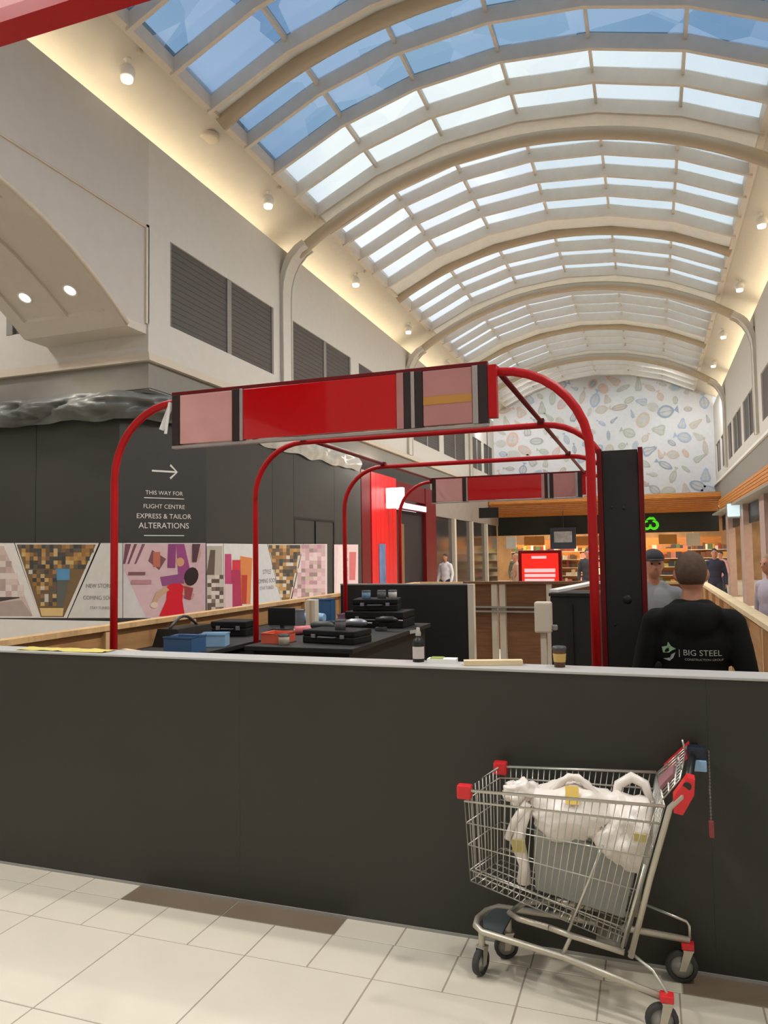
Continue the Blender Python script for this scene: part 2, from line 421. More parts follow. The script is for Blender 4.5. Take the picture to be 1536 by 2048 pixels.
# ------------------------------------------------------------------ left wall
YC = 9.30          # corner of the block where the side corridor begins
def wall_with_holes(xa, xb, y0, y1, z0, z1, holes):
    """slab in the plane x, with rectangular holes (ya, yb, za, zb)"""
    b = MB(); yy = y0
    for ya, yb, za, zb in sorted(holes):
        b.box(xa, xb, yy, ya, z0, z1); b.box(xa, xb, ya, yb, z0, za); b.box(xa, xb, ya, yb, zb, z1); yy = yb
    b.box(xa, xb, yy, y1, z0, z1); return b
LH = []
for ya, yb in ((9.84, 13.3), (14.17, 17.45), (18.0, 21.6), (22.75, 25.9), (26.5, 29.9), (31.2, 33.2), (33.6, 35.6)):
    LH.append((ya, yb, 5.36, 6.72))
wl = struct('wall_left', wall_with_holes(XL - .08, XL, YC, Y1, 4.66, ZLIP, LH), WALL, label='tall cream upper wall on the left of the mall', cat='wall')
def grilles(holes, xa, s, wall):
    for ya, yb, za, zb in holes:
        g = MB(); g.box(xa - .05, xa - .035, ya, yb, za, zb); go = struct('louvre_grille', g, LOUV, wall)
        f = MB(); x0, x1 = (xa - .035, xa - .012) if s > 0 else (xa - .035, xa - .012)
        ym = ya + (yb - ya) * .52
        f.box(x0, x1, ym - .07, ym + .07, za, zb); f.box(x0, x1, ya, ya + .05, za, zb); f.box(x0, x1, yb - .05, yb, za, zb)
        struct('louvre_frame', f, LOUVF, wall)
        f2 = MB()
        for q in range(1, 14):
            z = za + (zb - za) * q / 14; f2.box(xa - .035, xa - .028, ya + .05, yb - .05, z - .006, z + .006)
        struct('louvre_blades', f2, LOUV, go)['kind'] = 'stuff'
grilles(LH, XL, 1, wl)
# part of the wall over the side corridor: recessed panel with an arched opening
AY, AZ, AR = 5.22, .34, 5.97
def archz(y): return AZ + math.sqrt(AR * AR - (y - AY) ** 2)
YA0, YA1 = AY - 3.62, AY + 3.62
lint = MB(); lint.box(XL - .08, XL, Y0, YC, 6.72, ZLIP)
lint.box(XL - .08, XL, Y0, 1.0, 4.3, 6.72)
n = 32
for i in range(n):
    a = YA0 + (YA1 - YA0) * i / n; b = YA0 + (YA1 - YA0) * (i + 1) / n
    za, zb = archz(a), archz(b)
    lint.add([(XL - .03, a, za), (XL - .03, b, zb), (XL - .03, b, 6.72), (XL - .03, a, 6.72)], [(0, 1, 2, 3)])
lint.add([(XL - .03, YA1, archz(YA1) + .12), (XL - .03, YC, archz(YA1) + .12), (XL - .03, YC, 6.72), (XL - .03, YA1, 6.72)], [(0, 1, 2, 3)])
lint.add([(XL - .03, 1.0, 4.3), (XL - .03, YA0, archz(YA0)), (XL - .03, YA0, 6.72), (XL - .03, 1.0, 6.72)], [(0, 1, 2, 3)])
struct('wall_left_lintel', lint, WALLP, label='recessed panel with an arched opening over the side corridor', cat='wall')
# arch band (soffit) with recessed panels
sof = MB(); XB = -8.92
def band(x0, x1, a0, a1, dz, mi=0):
    for i in range(a0, a1):
        a = YA0 + (YA1 - YA0) * i / n; b = YA0 + (YA1 - YA0) * (i + 1) / n
        sof.add([(x0, a, archz(a) + dz), (x1, a, archz(a) + dz), (x1, b, archz(b) + dz), (x0, b, archz(b) + dz)], [(0, 1, 2, 3)], True, mi)
def edgez(x0, x1, i, dz):
    a = YA0 + (YA1 - YA0) * i / n
    sof.add([(x0, a, archz(a)), (x1, a, archz(a)), (x1, a, archz(a) + dz), (x0, a, archz(a) + dz)], [(0, 1, 2, 3)])
PX = [(-7.0, -7.22), (-7.22, -7.9), (-7.9, -8.04), (-8.04, -8.7), (-8.7, XB)]
for qi, (xa, xb) in enumerate(PX):
    if qi in (1, 3):
        for a0, a1 in ((1, 8), (9, 16), (16, 23), (24, 31)):
            band(xa, xb, a0, a1, .05); edgez(xa, xb, a0, .05); edgez(xa, xb, a1, .05)
            for i in range(a0, a1):
                a = YA0 + (YA1 - YA0) * i / n; b = YA0 + (YA1 - YA0) * (i + 1) / n
                for x in (xa, xb): sof.add([(x, a, archz(a)), (x, b, archz(b)), (x, b, archz(b) + .05), (x, a, archz(a) + .05)], [(0, 1, 2, 3)])
        band(xa, xb, 0, 1, 0); band(xa, xb, 8, 9, 0); band(xa, xb, 23, 24, 0); band(xa, xb, 31, 32, 0)
    else: band(xa, xb, 0, n, 0)
# far edge of the band
for i in range(n):
    a = YA0 + (YA1 - YA0) * i / n; b = YA0 + (YA1 - YA0) * (i + 1) / n
    sof.add([(XB, a, archz(a)), (XB, b, archz(b)), (XB, b, 7.6), (XB, a, 7.6)], [(0, 1, 2, 3)])
sof.box(XB, XL - .03, YA1, YC - .001, archz(YA1), archz(YA1) + .12)
ao = struct('ceiling', sof, CREAM, label='arched soffit band over the side corridor with recessed panels', cat='ceiling')
rim = MB(); rim.tube([(XL - .015, YA0 + (YA1 - YA0) * i / 40, archz(YA0 + (YA1 - YA0) * i / 40) + .03) for i in range(41)], .035, 6)
rim.box(XL - .035, XL - .0, YC - .05, YC + .02, 5.24, 6.76); rim.box(XL - .035, XL - .005, 1, YC, 6.70, 6.76)
struct('trim_%d' % ti, rim, TRIMC, label='moulding around the arched opening and its panel', cat='moulding'); ti += 1
# corridor walls: the block's face towards the camera, ends and ceiling
cw = MB(); cw.box(-14, -9.75, YC, YC + .08, 4.66, 7.6); cw.box(-9.75, -9.05, YC, YC + .08, 4.66, 5.37); cw.box(-9.75, -9.05, YC, YC + .08, 6.3, 7.6)
cw.box(-9.05, XL - .08, YC, YC + .08, 4.66, 7.6)
wc = struct('wall_corridor', cw, WALL, label='white upper wall of the side corridor', cat='wall')
g = MB(); g.box(-9.75, -9.05, YC + .04, YC + .06, 5.37, 6.3); struct('louvre_grille', g, LOUV, wc)
g = MB(); g.box(-9.75, -9.62, YC - .01, YC + .04, 5.37, 6.3); struct('louvre_frame', g, LOUVF, wc)
cw = MB(); cw.box(-14.1, -14, -9, YC, 0, 7.7); cw.box(-14, XL - .08, .9, 1.0, 0, 7.7); struct('wall_corridor_end', cw, WALL, label='far end walls of the side corridor', cat='wall')
cw = MB(); cw.box(-14.1, XL - .08, .9, YC, 7.6, 7.7); struct('ceiling', cw, WHITE, label='flat white ceiling of the side corridor', cat='ceiling')
# rest of the shell behind the camera and to the right
cw = MB(); cw.box(XL - .08, XL, -9, 1.0, 0, 6.72); struct('wall_left_rear', cw, WALL, label='left wall beside the camera', cat='wall')
cw = MB(); cw.box(XL - .5, XR + .5, -9.1, -9, 0, 10.2); struct('wall_front', cw, WALL, label='wall behind the camera', cat='wall')
# cornice and grey fascia band around the corner
def ring(b, d, z0, z1, mi=0):
    """band following corridor face, corner and mall face, standing d proud"""
    b.box(-14, XL + d, YC - d, YC + .02, z0, z1, mi); b.box(XL - .06, XL + d, YC + .02, Y1, z0, z1, mi); return b
c = MB(); ring(c, .10, 4.66, 4.70); ring(c, .07, 4.70, 4.76); ring(c, .045, 4.76, 4.80)
struct('trim_%d' % ti, c, TRIMC, label='stepped cream cornice above the left shopfronts', cat='cornice'); ti += 1
c = MB(); ring(c, .02, 4.26, 4.66); struct('trim_%d' % ti, c, GREYB, label='grey fascia band under the cornice', cat='fascia'); ti += 1
c = MB(); c.box(-14, -6.98, YC + .0, Y1, 4.24, 4.27); struct('ceiling', c, GREYB, label='underside of the shop bulkhead', cat='ceiling')

# right wall
RH = [(a, b, 5.0, 6.25) for a, b in ((10.0, 13.0), (14.4, 17.4), (18.2, 21.4), (22.8, 25.4), (26.0, 28.4), (28.9, 30.2), (31.2, 33.0), (33.5, 35.4))]
wr = struct('wall_right', wall_with_holes(XR, XR + .08, Y0, Y1, 4.55, ZLIP, RH), WALL, label='tall cream upper wall on the right of the mall', cat='wall')
for ya, yb, za, zb in RH:
    g = MB(); g.box(XR + .04, XR + .06, ya, yb, za, zb); struct('louvre_grille', g, LOUV, wr)
    f = MB(); ym = (ya + yb) / 2; f.box(XR + .01, XR + .04, ym - .07, ym + .07, za, zb); f.box(XR + .01, XR + .04, ya, ya + .05, za, zb)
    struct('louvre_frame', f, LOUVF, wr)
c = MB(); c.box(XR - .1, XR, 9, Y1, 4.5, 4.56); c.box(XR - .06, XR, 9, Y1, 4.56, 4.62)
struct('trim_%d' % ti, c, WHITE, label='white cornice above the right shopfronts', cat='cornice'); ti += 1
c = MB(); c.box(XR - .03, XR + .05, 9, Y1, 3.78, 4.5); struct('trim_%d' % ti, c, GREYB, label='grey fascia band above the timber bulkhead on the right', cat='fascia'); ti += 1
c = MB(); c.box(XR, XR + .1, -9, 12, 0, 4.55); struct('wall_right_near', c, WALL, label='right lower wall near the camera', cat='wall')

# end wall with mural
e = MB(); xs_ = [XL + i * (XR - XL) / 40 for i in range(41)]
def ez(x): return vz(min(max(x, -6.3), 2.05)) + .05 if -6.5 < x < 2.3 else 8.9
for a, b in zip(xs_, xs_[1:]): e.add([(a, Y1, 4.1), (b, Y1, 4.1), (b, Y1, ez(b)), (a, Y1, ez(a))], [(0, 1, 2, 3)])
MUR = mat('mural_ground', S(196, 198, 200), .7, var=.03)
wb = struct('wall_back', e, MUR, label='end wall with a printed mural of sketched vegetables and fish', cat='wall')
mcols = [S(152, 170, 192), S(166, 172, 160), S(196, 166, 154), S(160, 160, 160), S(180, 182, 174), S(140, 154, 170), S(184, 174, 158)]
MM = [mat('mural_ink_%s' % 'abcdefg'[i], c, .7) for i, c in enumerate(mcols)] + [mat('mural_pale', S(178, 180, 178), .7)]
mu = MB(); rng = random.Random(11); placed = []
tries = 0
while len(placed) < 130 and tries < 9000:
    tries += 1; x = rng.uniform(XL + .3, XR - .2); z = rng.uniform(4.3, 9.6)
    if z > ez(x) - .3: continue
    if any((x - a) ** 2 + (z - b) ** 2 < .52 ** 2 for a, b in placed): continue
    placed.append((x, z)); an = rng.uniform(0, PI); L = rng.uniform(.2, .42); W_ = L * rng.uniform(.3, .75); mi = rng.randrange(7)
    kind = rng.randrange(3)
    def pt(u, v, d): return (x + u * math.cos(an) - v * math.sin(an), Y1 - d, z + u * math.sin(an) + v * math.cos(an))
    out = []
    for i in range(14):
        t = 2 * PI * i / 14; rr = 1 + (.25 * math.cos(3 * t) if kind == 1 else 0)
        out.append((L * math.cos(t) * rr * .9, W_ * math.sin(t) * rr * (abs(math.sin(t)) ** .4 if kind == 2 else 1)))
    mu.poly([pt(u, v, .012) for u, v in out], mi)
    mu.poly([pt(u * .72, v * .68, .016) for u, v in out], 7 if kind != 0 or rng.random() < .5 else (mi + 3) % 7)
    mu.add([pt(-L * .8, -.015, .02), pt(L * .8, -.015, .02), pt(L * .8, .015, .02), pt(-L * .8, .015, .02)], [(0, 1, 2, 3)], False, mi)
    if kind == 2: mu.add([pt(L * .85, 0, .014), pt(L * 1.3, W_ * .6, .014), pt(L * 1.3, -W_ * .6, .014)], [(0, 1, 2)], False, mi)
struct('mural_print', mu, MM, wb)['kind'] = 'stuff'

# ------------------------------------------------------------------ spotlights on the soffits
def make_spot(base, s, label, group, on=True, first=None):
    """ball spotlight on a short stem under the soffit; s = +1 left soffit"""
    if first is None:
        t = thing('spotlight', label, 'spotlight', base, group)
        b = MB(); b.lathe([(.0, .06), (.06, .06), (.06, .02), (.025, .02), (.025, -.06), (0, -.06)], base, 12); part('mount', b, WHITE, t)
        b = MB(); b.ball(Vector(base) + Vector((0, 0, -.14)), .115, 14, 10); part('ball_housing', b, CHROME if False else WHITE, t)
        b = MB(); c_ = Vector(base) + Vector((0, 0, -.20)); b.lathe([(0, -.075), (.075, -.07), (.085, -.03)], c_, 14); part('lens', b, GLOW, t)
    else:
        t = copy_tree(first); t.location = base; t['label'] = label; t['group'] = group
    lamp('spot_lamp', 'SPOT', Vector(base) + Vector((0, 0, -.32)), SPOT_W * (1 if base[1] < 11 else 2.0), (1, .97, .93), (0, s * math.radians(-45), 0), spot_size=math.radians(102), spot_blend=1.0, shadow_soft_size=.15)
    return t
ORD = ['first', 'second', 'third', 'fourth', 'fifth', 'sixth', 'seventh', 'eighth', 'ninth', 'tenth', 'eleventh', 'twelfth']
def sofz(x, xw, s, xe): return 8.28 + (vz(xe) - .08 - 8.28) * abs(x - (xw - s * .5)) / abs(xe - (xw - s * .5))
first = None
for i, y in enumerate((8.36, 12.47, 17.0, 21.3, 25.9, 30.4)):
    x = -6.66; b_ = (x, y, sofz(x, XL, 1, -6.3) - .03)
    t = make_spot(b_, 1, 'white ball spotlight under the left cream soffit, %s counting away from the camera' % ORD[i], 'ball spotlights on the left soffit', first=first)
    first = first or t
for i, y in enumerate((8.4, 12.4, 17.1, 21.2, 25.8, 29.8)):
    x = 2.42; b_ = (x, y, sofz(x, XR, -1, 2.05) - .03)
    make_spot(b_, -1, 'white ball spotlight under the right cream soffit, %s counting away from the camera' % ORD[i], 'ball spotlights on the right soffit', first=first)
for y in (-6, -2, 2, 5.0):
    for x, s in ((-6.5, 1), (2.3, -1)):
        lamp('spot_lamp', 'SPOT', (x, y, 8.3), SPOT_W * 1.2, (1, .97, .93), (0, s * math.radians(-45), 0), spot_size=math.radians(102), spot_blend=1.0, shadow_soft_size=.2)
for x in (-6.3, -4.2, .2, 2.1):      # fill spots without fittings, added to brighten the end wall
    lamp('mural_fill', 'SPOT', (x, 31.4, 8.0 if x in (-6.3, 2.1) else 9.3), 400, (1, .98, .96), (math.radians(52), 0, 0), spot_size=math.radians(100), spot_blend=.7, shadow_soft_size=.2)
for i, (x, y, nm) in enumerate(((-6.45, 8.37, 'beside the nearest left spotlight'), (-6.45, 12.52, 'beside the second left spotlight'), (-6.45, 17.1, 'beside the third left spotlight'))):
    b_ = (x, y, sofz(x, XL, 1, -6.3)); t = thing('smoke_detector', 'small brown detector on the cream soffit ' + nm, 'detector', b_, 'soffit detectors')
    b = MB(); b.lathe([(.045, .01), (.045, -.02), (.025, -.045), (0, -.045)], b_, 12); part('body', b, TRIMC, t)
b_ = (-6.66, 10.43, sofz(-6.66, XL, 1, -6.3) - .01); t = thing('ceiling_speaker', 'round cream speaker disc on the left soffit between two spotlights', 'speaker', b_)
b = MB(); b.lathe([(.17, .04), (.17, -.02), (.15, -.035), (.14, -.028), (0, -.028)], b_, 20); part('grille', b, TRIMC, t)
# downlights in the corridor arch
for i, (px, py) in enumerate(((57, 568), (130, 555), (2, 478))):
    x = (-8.37, -7.56, -8.37)[i]; y = (8.3, 8.3, 7.1)[i]
    z = archz(y) + .045; t = thing('downlight', ('lit round downlight low in the left panel of the corridor arch', 'lit round downlight low in the right panel of the corridor arch', 'round downlight higher up the corridor arch at the photo edge')[i], 'downlight', (x, y, z), 'downlights in the corridor arch')
    sl = math.atan2(-(y - AY), AR * .85); M = Matrix.Rotation(sl, 3, 'X')
    b = MB(); b.lathe([(.11, .02), (.11, -.012), (.085, -.014), (.08, .01)], (0, 0, 0), 18); b.v = [tuple(M @ Vector(v) + Vector((x, y, z))) for v in b.v]; part('ring', b, WHITE, t)
    b = MB(); b.lathe([(.082, -.004), (0, -.006)], (0, 0, 0), 18); b.v = [tuple(M @ Vector(v) + Vector((x, y, z))) for v in b.v]; part('lens', b, GLOW, t)
    lamp('downlight_lamp', 'SPOT', (x, y, z - .1), DOWN_W, (1, .9, .76), (0, 0, 0), spot_size=math.radians(110), spot_blend=.5, shadow_soft_size=.08)
for x, y in ((-11, 3), (-11, 7), (-8, 3)):
    lamp('corridor_lamp', 'AREA', (x, y, 7.5), 90, (1, .95, .95), (0, 0, 0), shape='DISK', size=.6)

# ------------------------------------------------------------------ front hoarding
t = thing('front_hoarding', 'long waist-high dark grey hoarding across the foreground', 'hoarding', (-1.7, 3.42, 0))
for a, b_ in ((-4.2, -2.0006), (-2.0, .1994), (.20, .80)):
    p = MB(); p.box(a, b_, 3.405, 3.425, .0, 1.195); part('panel', p, HOARD, t)
p = MB(); p.bbox(-4.2, .80, 3.40, 3.58, 1.195, 1.207, .003); part('counter_cap', p, CAPM, t, 'pale grey top edge')
p = MB()
for x in (-4.1, -3.0, -1.9, -.8, .4): p.box(x - .035, x + .035, 3.425, 3.47, 0, 1.195)
p.box(-4.2, .8, 3.425, 3.47, .0, .06); part('stud_frame', p, PINE, t)
p = MB(); p.box(-4.2, .8, 3.399, 3.405, .0, .012); part('bottom_strip', p, GREYP, t)

def side_hoarding(x, s, label, y1):
    t = thing('side_hoarding', label, 'hoarding', (x, 8, 0))
    for i, (a, b_) in enumerate(((3.6, 5.7), (5.71, 8.1), (8.11, 10.5), (10.51, y1))):
        p = MB(); p.box(x - .009, x + .009, a, b_, 0, 1.16); part('plywood_panel', p, PLY, t)
    y = 3.68
    while y < y1:
        p = MB(); p.box(x + s * .009 if s > 0 else x - .054, x + .054 if s > 0 else x - .009, y - .022, y + .022, .045, 1.15); part('stud', p, PINE, t); y += 1.2
    p = MB(); p.box(x - .055, x + .055, 3.6, y1, 1.16, 1.2); part('top_rail', p, PINEL if s < 0 else PINE, t)
    p = MB(); p.box(x + s * .009 if s > 0 else x - .054, x + .054 if s > 0 else x - .009, 3.6, y1, 0, .045); part('bottom_rail', p, PINE, t)
    return t
side_hoarding(-4.1, 1, 'unpainted plywood side hoarding with studs on the left of the kiosk', 13.4)
side_hoarding(.80, -1, 'unpainted plywood side hoarding with studs on the right behind the man', 13.4)
t = thing('rear_hoarding', 'low plywood hoarding closing the far end of the kiosk', 'hoarding', (-1.65, 13.5, 0))
for i in range(4):
    a = -4.1 + i * 1.225; p = MB(); p.box(a, a + 1.22, 13.46, 13.48, 0, 1.16); part('plywood_panel', p, WALNUT, t)
p = MB(); p.box(-4.1, .8, 13.42, 13.52, 1.16, 1.2); part('top_rail', p, PINE, t)

# ------------------------------------------------------------------ red portal frames
PL, PR, PZ = -3.27, -.275, 2.71
def portal(y, label):
    t = thing('portal_frame', label, 'frame', ((PL + PR) / 2, y, 0), 'red tubular portal frames')
    pts = [(PL, y, .008), (PL, y, 2.24)]; R_ = .47
    for i in range(1, 10): a = PI / 2 * i / 9; pts.append((PL + R_ - R_ * math.cos(a), y, 2.24 + R_ * math.sin(a)))
    for i in range(0, 10): a = PI / 2 * (9 - i) / 9; pts.append((PR - R_ + R_ * math.cos(a), y, 2.24 + R_ * math.sin(a)))
    pts.append((PR, y, .008))
    b = MB(); b.tube(pts, .024, 12); part('bent_tube', b, RED, t)
    for x in (PL, PR):
        b = MB(); b.bbox(x - .06, x + .06, y - .06, y + .06, 0, .008, .002); part('foot_plate', b, RED, t)
    return t
PY = (4.0, 5.85, 7.9, 9.9)
for y, l in zip(PY, ('red tubular portal frame nearest the camera, carrying the front sign box', 'second red tubular portal frame from the front', 'third red tubular portal frame from the front', 'rearmost red tubular portal frame, carrying the back sign box')): portal(y, l)
for x, l in ((-2.79, 'thin red tie tube running back along the left side of the frame tops'), (-.765, 'thin red tie tube running back along the right side of the frame tops')):
    t = thing('tie_tube', l, 'tube', (x, 7, PZ)); b = MB(); b.tube([(x, 4.03, PZ + .03), (x, 9.9, PZ + .03)], .017, 10); part('tube', b, DRED, t)
    for y in PY[1:]:
        b = MB(); b.bar((x, y - .03, PZ + .026), (x, y + .03, PZ + .026), .05, .05); part('clamp', b, DRED, t)

PINK = mat('pink_film_panel', S(205, 150, 146), .22, var=.12, scale=3, bump=.25, coat=.4)
PINK2 = mat('dusky_film_panel', S(178, 122, 118), .25, var=.08, scale=3, bump=.2, coat=.4)
REDS = mat('red_sign_face', S(190, 0, 8), .18, var=.05, scale=2, bump=.25, coat=.5)
YEL = mat('ochre_stripe', S(186, 132, 60), .5)
DIV = mat('dark_divider', S(42, 28, 26), .4)
STEEL = mat('pale_steel', S(176, 166, 162), .35, .5)
def signbox(y, label, stripe):
    z0, z1 = 2.43, 2.735; x0 = -2.79
    t = thing('sign_box', label, 'sign', (-1.78, y - .07, z0))
    ya, yb = y - .075, y - .03
    segs = [(-2.72, -2.35, PINK, 'film_panel'), (-2.275, -1.305, REDS, 'red_face'), (-1.15, -.875, PINK2, 'film_panel')]
    for a, b_, m, nm in segs: p = MB(); p.bbox(a, b_, ya, yb, z0, z1, .004); part(nm, p, m, t)
    for a, b_, m in ((-2.775, -2.722, DIV), (-2.348, -2.3, DIV), (-2.298, -2.277, STEEL), (-1.303, -1.262, PINK2), (-1.26, -1.222, DIV), (-1.22, -1.198, STEEL), (-1.196, -1.152, DIV), (-.873, -.842, STEEL), (-.84, -.79, DIV)):
        p = MB(); p.bbox(a, b_, ya - .004, yb, z0 - .006, z1 + .004, .003); part('divider', p, m, t)
    if stripe: p = MB(); p.box(-1.148, -.877, ya - .002, ya, 2.545, 2.59); part('ochre_stripe', p, YEL, t)
    p = MB(); p.bar((-2.78, y - .052, z1 + .012), (-.79, y - .052, z1 + .012), .04, .02); part('top_rail', p, DRED, t)
    p = MB(); p.bar((-2.78, y - .052, z0 - .016), (-.79, y - .052, z0 - .016), .04, .016); part('bottom_rail', p, STEEL, t)
    p = MB(); p.box(-.788, -.742, ya, yb, z0 + .02, z1 + .0); part('end_plate', p, RED, t)
    return t
signbox(4.0, 'red and pink film wrapped sign box hung on the front portal frame', True)
signbox(9.9, 'red and pink film wrapped sign box on the rear portal frame', False)
t = thing('plastic_tie', 'frayed white plastic tie hanging at the left end of the front sign box', 'tie', (-2.83, 3.95, 2.70))
b = MB(); b.bar((-2.8, 3.955, 2.70), (-2.865, 3.94, 2.53), .035, .006, up=(0, 1, 0)); part('strip', b, WHITE, t)
b = MB(); b.bar((-2.8, 3.935, 2.70), (-2.82, 3.92, 2.50), .02, .004, up=(0, 1, 0)); part('strip', b, WHITE, t)

# tall black cabinet by the right post
t = thing('tall_cabinet', 'tall black cabinet back with red edges beside the right red post', 'cabinet', (-.15, 4.6, 0))
p = MB(); p.box(-.245, -.05, 4.5, 4.8, .0, 2.31); part('body', p, BLACK, t)
p = MB(); p.box(-.275, -.247, 4.49, 4.8, .0, 2.32); part('edge_trim', p, DRED, t); p = MB(); p.box(-.048, -.022, 4.49, 4.8, 0, 2.32); part('edge_trim', p, DRED, t)
for x, z, r_ in ((-.135, 1.975, .008), (-.13, 1.452, .022), (-.2, 1.98, .006), (-.2, 1.31, .006)):
    p = MB(); p.lathe([(0, -.003), (r_, -.003), (r_ * 1.15, 0)], (x, 4.499, z), 14, 'y'); part('cable_hole', p, BLACK2, t)

# ------------------------------------------------------------------ kiosk fittings
def unit(name, label, cat, x0, x1, y0, y1, z0, z1, m, group=None):
    t = thing(name, label, cat, ((x0 + x1) / 2, (y0 + y1) / 2, 0), group)
    return t
t = unit('counter', 'black laminate counter run along the left of the kiosk', 'counter', -4.03, -3.34, 4.6, 8.2, 0, .98, BLACK)
p = MB(); p.box(-4.02, -3.38, 4.7, 8.2, 0, .94); part('carcass', p, BLACK, t)
p = MB(); p.bbox(-4.03, -3.33, 4.6, 8.25, .94, .98, .006); part('worktop', p, BLACK, t)
for i in range(4):
    y = 4.75 + i * .86; p = MB(); p.box(-3.38, -3.36, y, y + .82, .08, .92); d = part('door', p, BLACK, t)
    p = MB(); p.tube([(-3.355, y + .06, .6), (-3.355, y + .06, .8)], .006, 6); part('handle', p, STEEL, d)
t = thing('counter', 'low black counter with a square top in the middle of the kiosk', 'counter', (-2.5, 6.7, 0))
p = MB(); p.box(-3.1, -2.25, 5.5, 7.6, 0, .96); part('carcass', p, BLACK, t); p = MB(); p.bbox(-3.16, -2.2, 5.45, 7.65, .96, 1.0, .006); part('worktop', p, BLACK, t)
# black screens
t = thing('black_screen_wall', 'wide black partition with thin rim behind the cluttered counter', 'partition', (-2.7, 8.32, 0))
p = MB(); p.bbox(-3.5, -1.95, 8.3, 8.36, .0, 1.37, .008); part('panel', p, BLACK, t)
p = MB(); p.box(-1.945, -1.88, 8.28, 8.38, 0, 1.38); part('end_post', p, CREAMP, t); p = MB(); p.box(-3.5, -1.95, 8.295, 8.365, 1.37, 1.385); part('top_trim', p, GREYP, t)
t = thing('black_cabinet', 'black cabinet standing left of the right red post', 'cabinet', (-.62, 6.5, 0))
p = MB(); p.bbox(-.80, -.42, 6.4, 6.9, 0, 1.36, .008); part('body', p, BLACK, t); p = MB(); p.box(-.81, -.41, 6.39, 6.91, 1.36, 1.385); part('top', p, BLACK2, t)
p = MB(); p.box(-.79, -.62, 6.385, 6.4, .1, 1.3); part('door', p, BLACK, t)
t = thing('timber_screen', 'walnut laminate back unit with cream posts at the rear of the kiosk', 'screen', (-1.6, 10.2, 0))
for a, b_ in ((-2.42, -2.07), (-1.86, -1.33), (-1.24, -.6)):
    p = MB(); p.box(a, b_, 10.2, 10.24, 0, 1.3); part('walnut_panel', p, WALNUT, t)
for a, b_ in ((-2.06, -1.985), (-1.95, -1.87), (-1.32, -1.25)):
    p = MB(); p.box(a, b_, 10.17, 10.25, 0, 1.34); part('cream_post', p, CREAMP, t)
p = MB(); p.box(-2.45, -.55, 10.16, 10.3, 1.3, 1.335); part('top', p, WALNUT, t)
for z in (.92, .98): p = MB(); p.box(-2.42, -1.34, 10.14, 10.17, z, z + .022); part('steel_rail', p, GREYP, t)
t = thing('timber_plank', 'long pale timber offcut lying on the hoarding cap by the paper pad', 'plank', (-.72, 3.5, 1.207))
p = MB(); p.bar((-.84, 3.47, 1.219), (-.58, 3.55, 1.219), .05, .022); part('plank', p, PINEL, t)
t = thing('dispenser', 'cream boxy dispenser on a post by the black cabinet', 'dispenser', (-.81, 6.0, 0))
p = MB(); p.bbox(-.87, -.74, 5.95, 6.05, 1.1, 1.34, .015); part('body', p, CREAMP, t); p = MB(); p.box(-.83, -.785, 5.98, 6.02, .0, 1.1); part('post', p, CREAMP, t)
p = MB(); p.bbox(-.74, -.70, 5.97, 6.03, 1.12, 1.16, .008); part('spout', p, GREYP, t); p = MB(); p.box(-.89, -.73, 5.9, 6.1, 0, .015); part('base', p, GREYP, t)
t = thing('light_ledge', 'thin pale ledge leaning over the black cabinet', 'board', (-.6, 6.65, 1.385))
p = MB(); p.bar((-.78, 6.5, 1.40), (-.44, 6.8, 1.46), .12, .022); part('board', p, WHITE, t)

# small things: bottles, tubs, tools, cup, paper
BLUE = mat('blue_plastic', S(56, 92, 130), .4); LBLUE = mat('pale_blue_plastic', S(140, 176, 206), .35); ORANGE = mat('orange_red_plastic', S(206, 92, 66), .45)
ROSE = mat('rose_wrap', S(206, 112, 116), .4); YRAG = mat('yellow_cloth', S(196, 180, 90), .8); OLIVE = mat('lime_plastic', S(150, 170, 70), .45)
GREYM = mat('grey_metal', S(150, 150, 156), .35, .6); DGREY = mat('dark_grey_plastic', S(60, 60, 62), .5); PURP = mat('mauve_plastic', S(132, 96, 120), .45)
LABEL = mat('pale_label', S(190, 180, 172), .6); CUPB = mat('brown_cup_card', S(92, 60, 36), .5); CUPG = mat('gold_cup_band', S(196, 160, 90), .5)
def bottle(x, y, z, label, h=.165, r=.028):
    t = thing('spray_bottle', label, 'bottle', (x, y, z))
    b = MB(); b.lathe([(0, 0), (r, 0), (r, h * .55), (r * .8, h * .66), (r * .4, h * .72), (r * .4, h * .78)], (x, y, z), 16); part('body', b, BLACK2, t)
    b = MB(); b.lathe([(r * 1.02, h * .1), (r * 1.02, h * .45)], (x, y, z), 16); part('label', b, LABEL, t)
    b = MB(); b.lathe([(r * .5, h * .76), (r * .5, h * .86), (r * .35, h * .9), (r * .3, h), (0, h)], (x, y, z), 12); b.bar((x, y, z + h * .9), (x - .04, y, z + h * .86), .014, .016); part('trigger_head', b, GREYP, t)
    return t
bottle(-1.08, 3.53, 1.207, 'black spray bottle with grey label standing on the front hoarding cap')
t = thing('paper_cup', 'brown takeaway coffee cup with gold band on the hoarding cap', 'cup', (-.405, 3.52, 1.207))
b = MB(); b.lathe([(0, 0), (.024, 0), (.031, .08)], (-.405, 3.52, 1.207), 18); part('cup', b, CUPB, t)
b = MB(); b.lathe([(.0268, .024), (.0305, .062)], (-.405, 3.52, 1.207), 18); part('band', b, CUPG, t)
b = MB(); b.lathe([(.033, .078), (.033, .086), (.029, .094), (0, .094)], (-.405, 3.52, 1.207), 18); part('lid', b, DGREY, t)
t = thing('paper_pad', 'small white paper pad with lime cover lying beside the spray bottle', 'pad', (-.95, 3.53, 1.207))
b = MB(); b.obox((-.96, 3.53, 1.217), .07, .035, .01, .1); part('pad', b, WHITE, t); b = MB(); b.obox((-.985, 3.53, 1.229), .03, .03, .002, .1); part('cover', b, OLIVE, t)
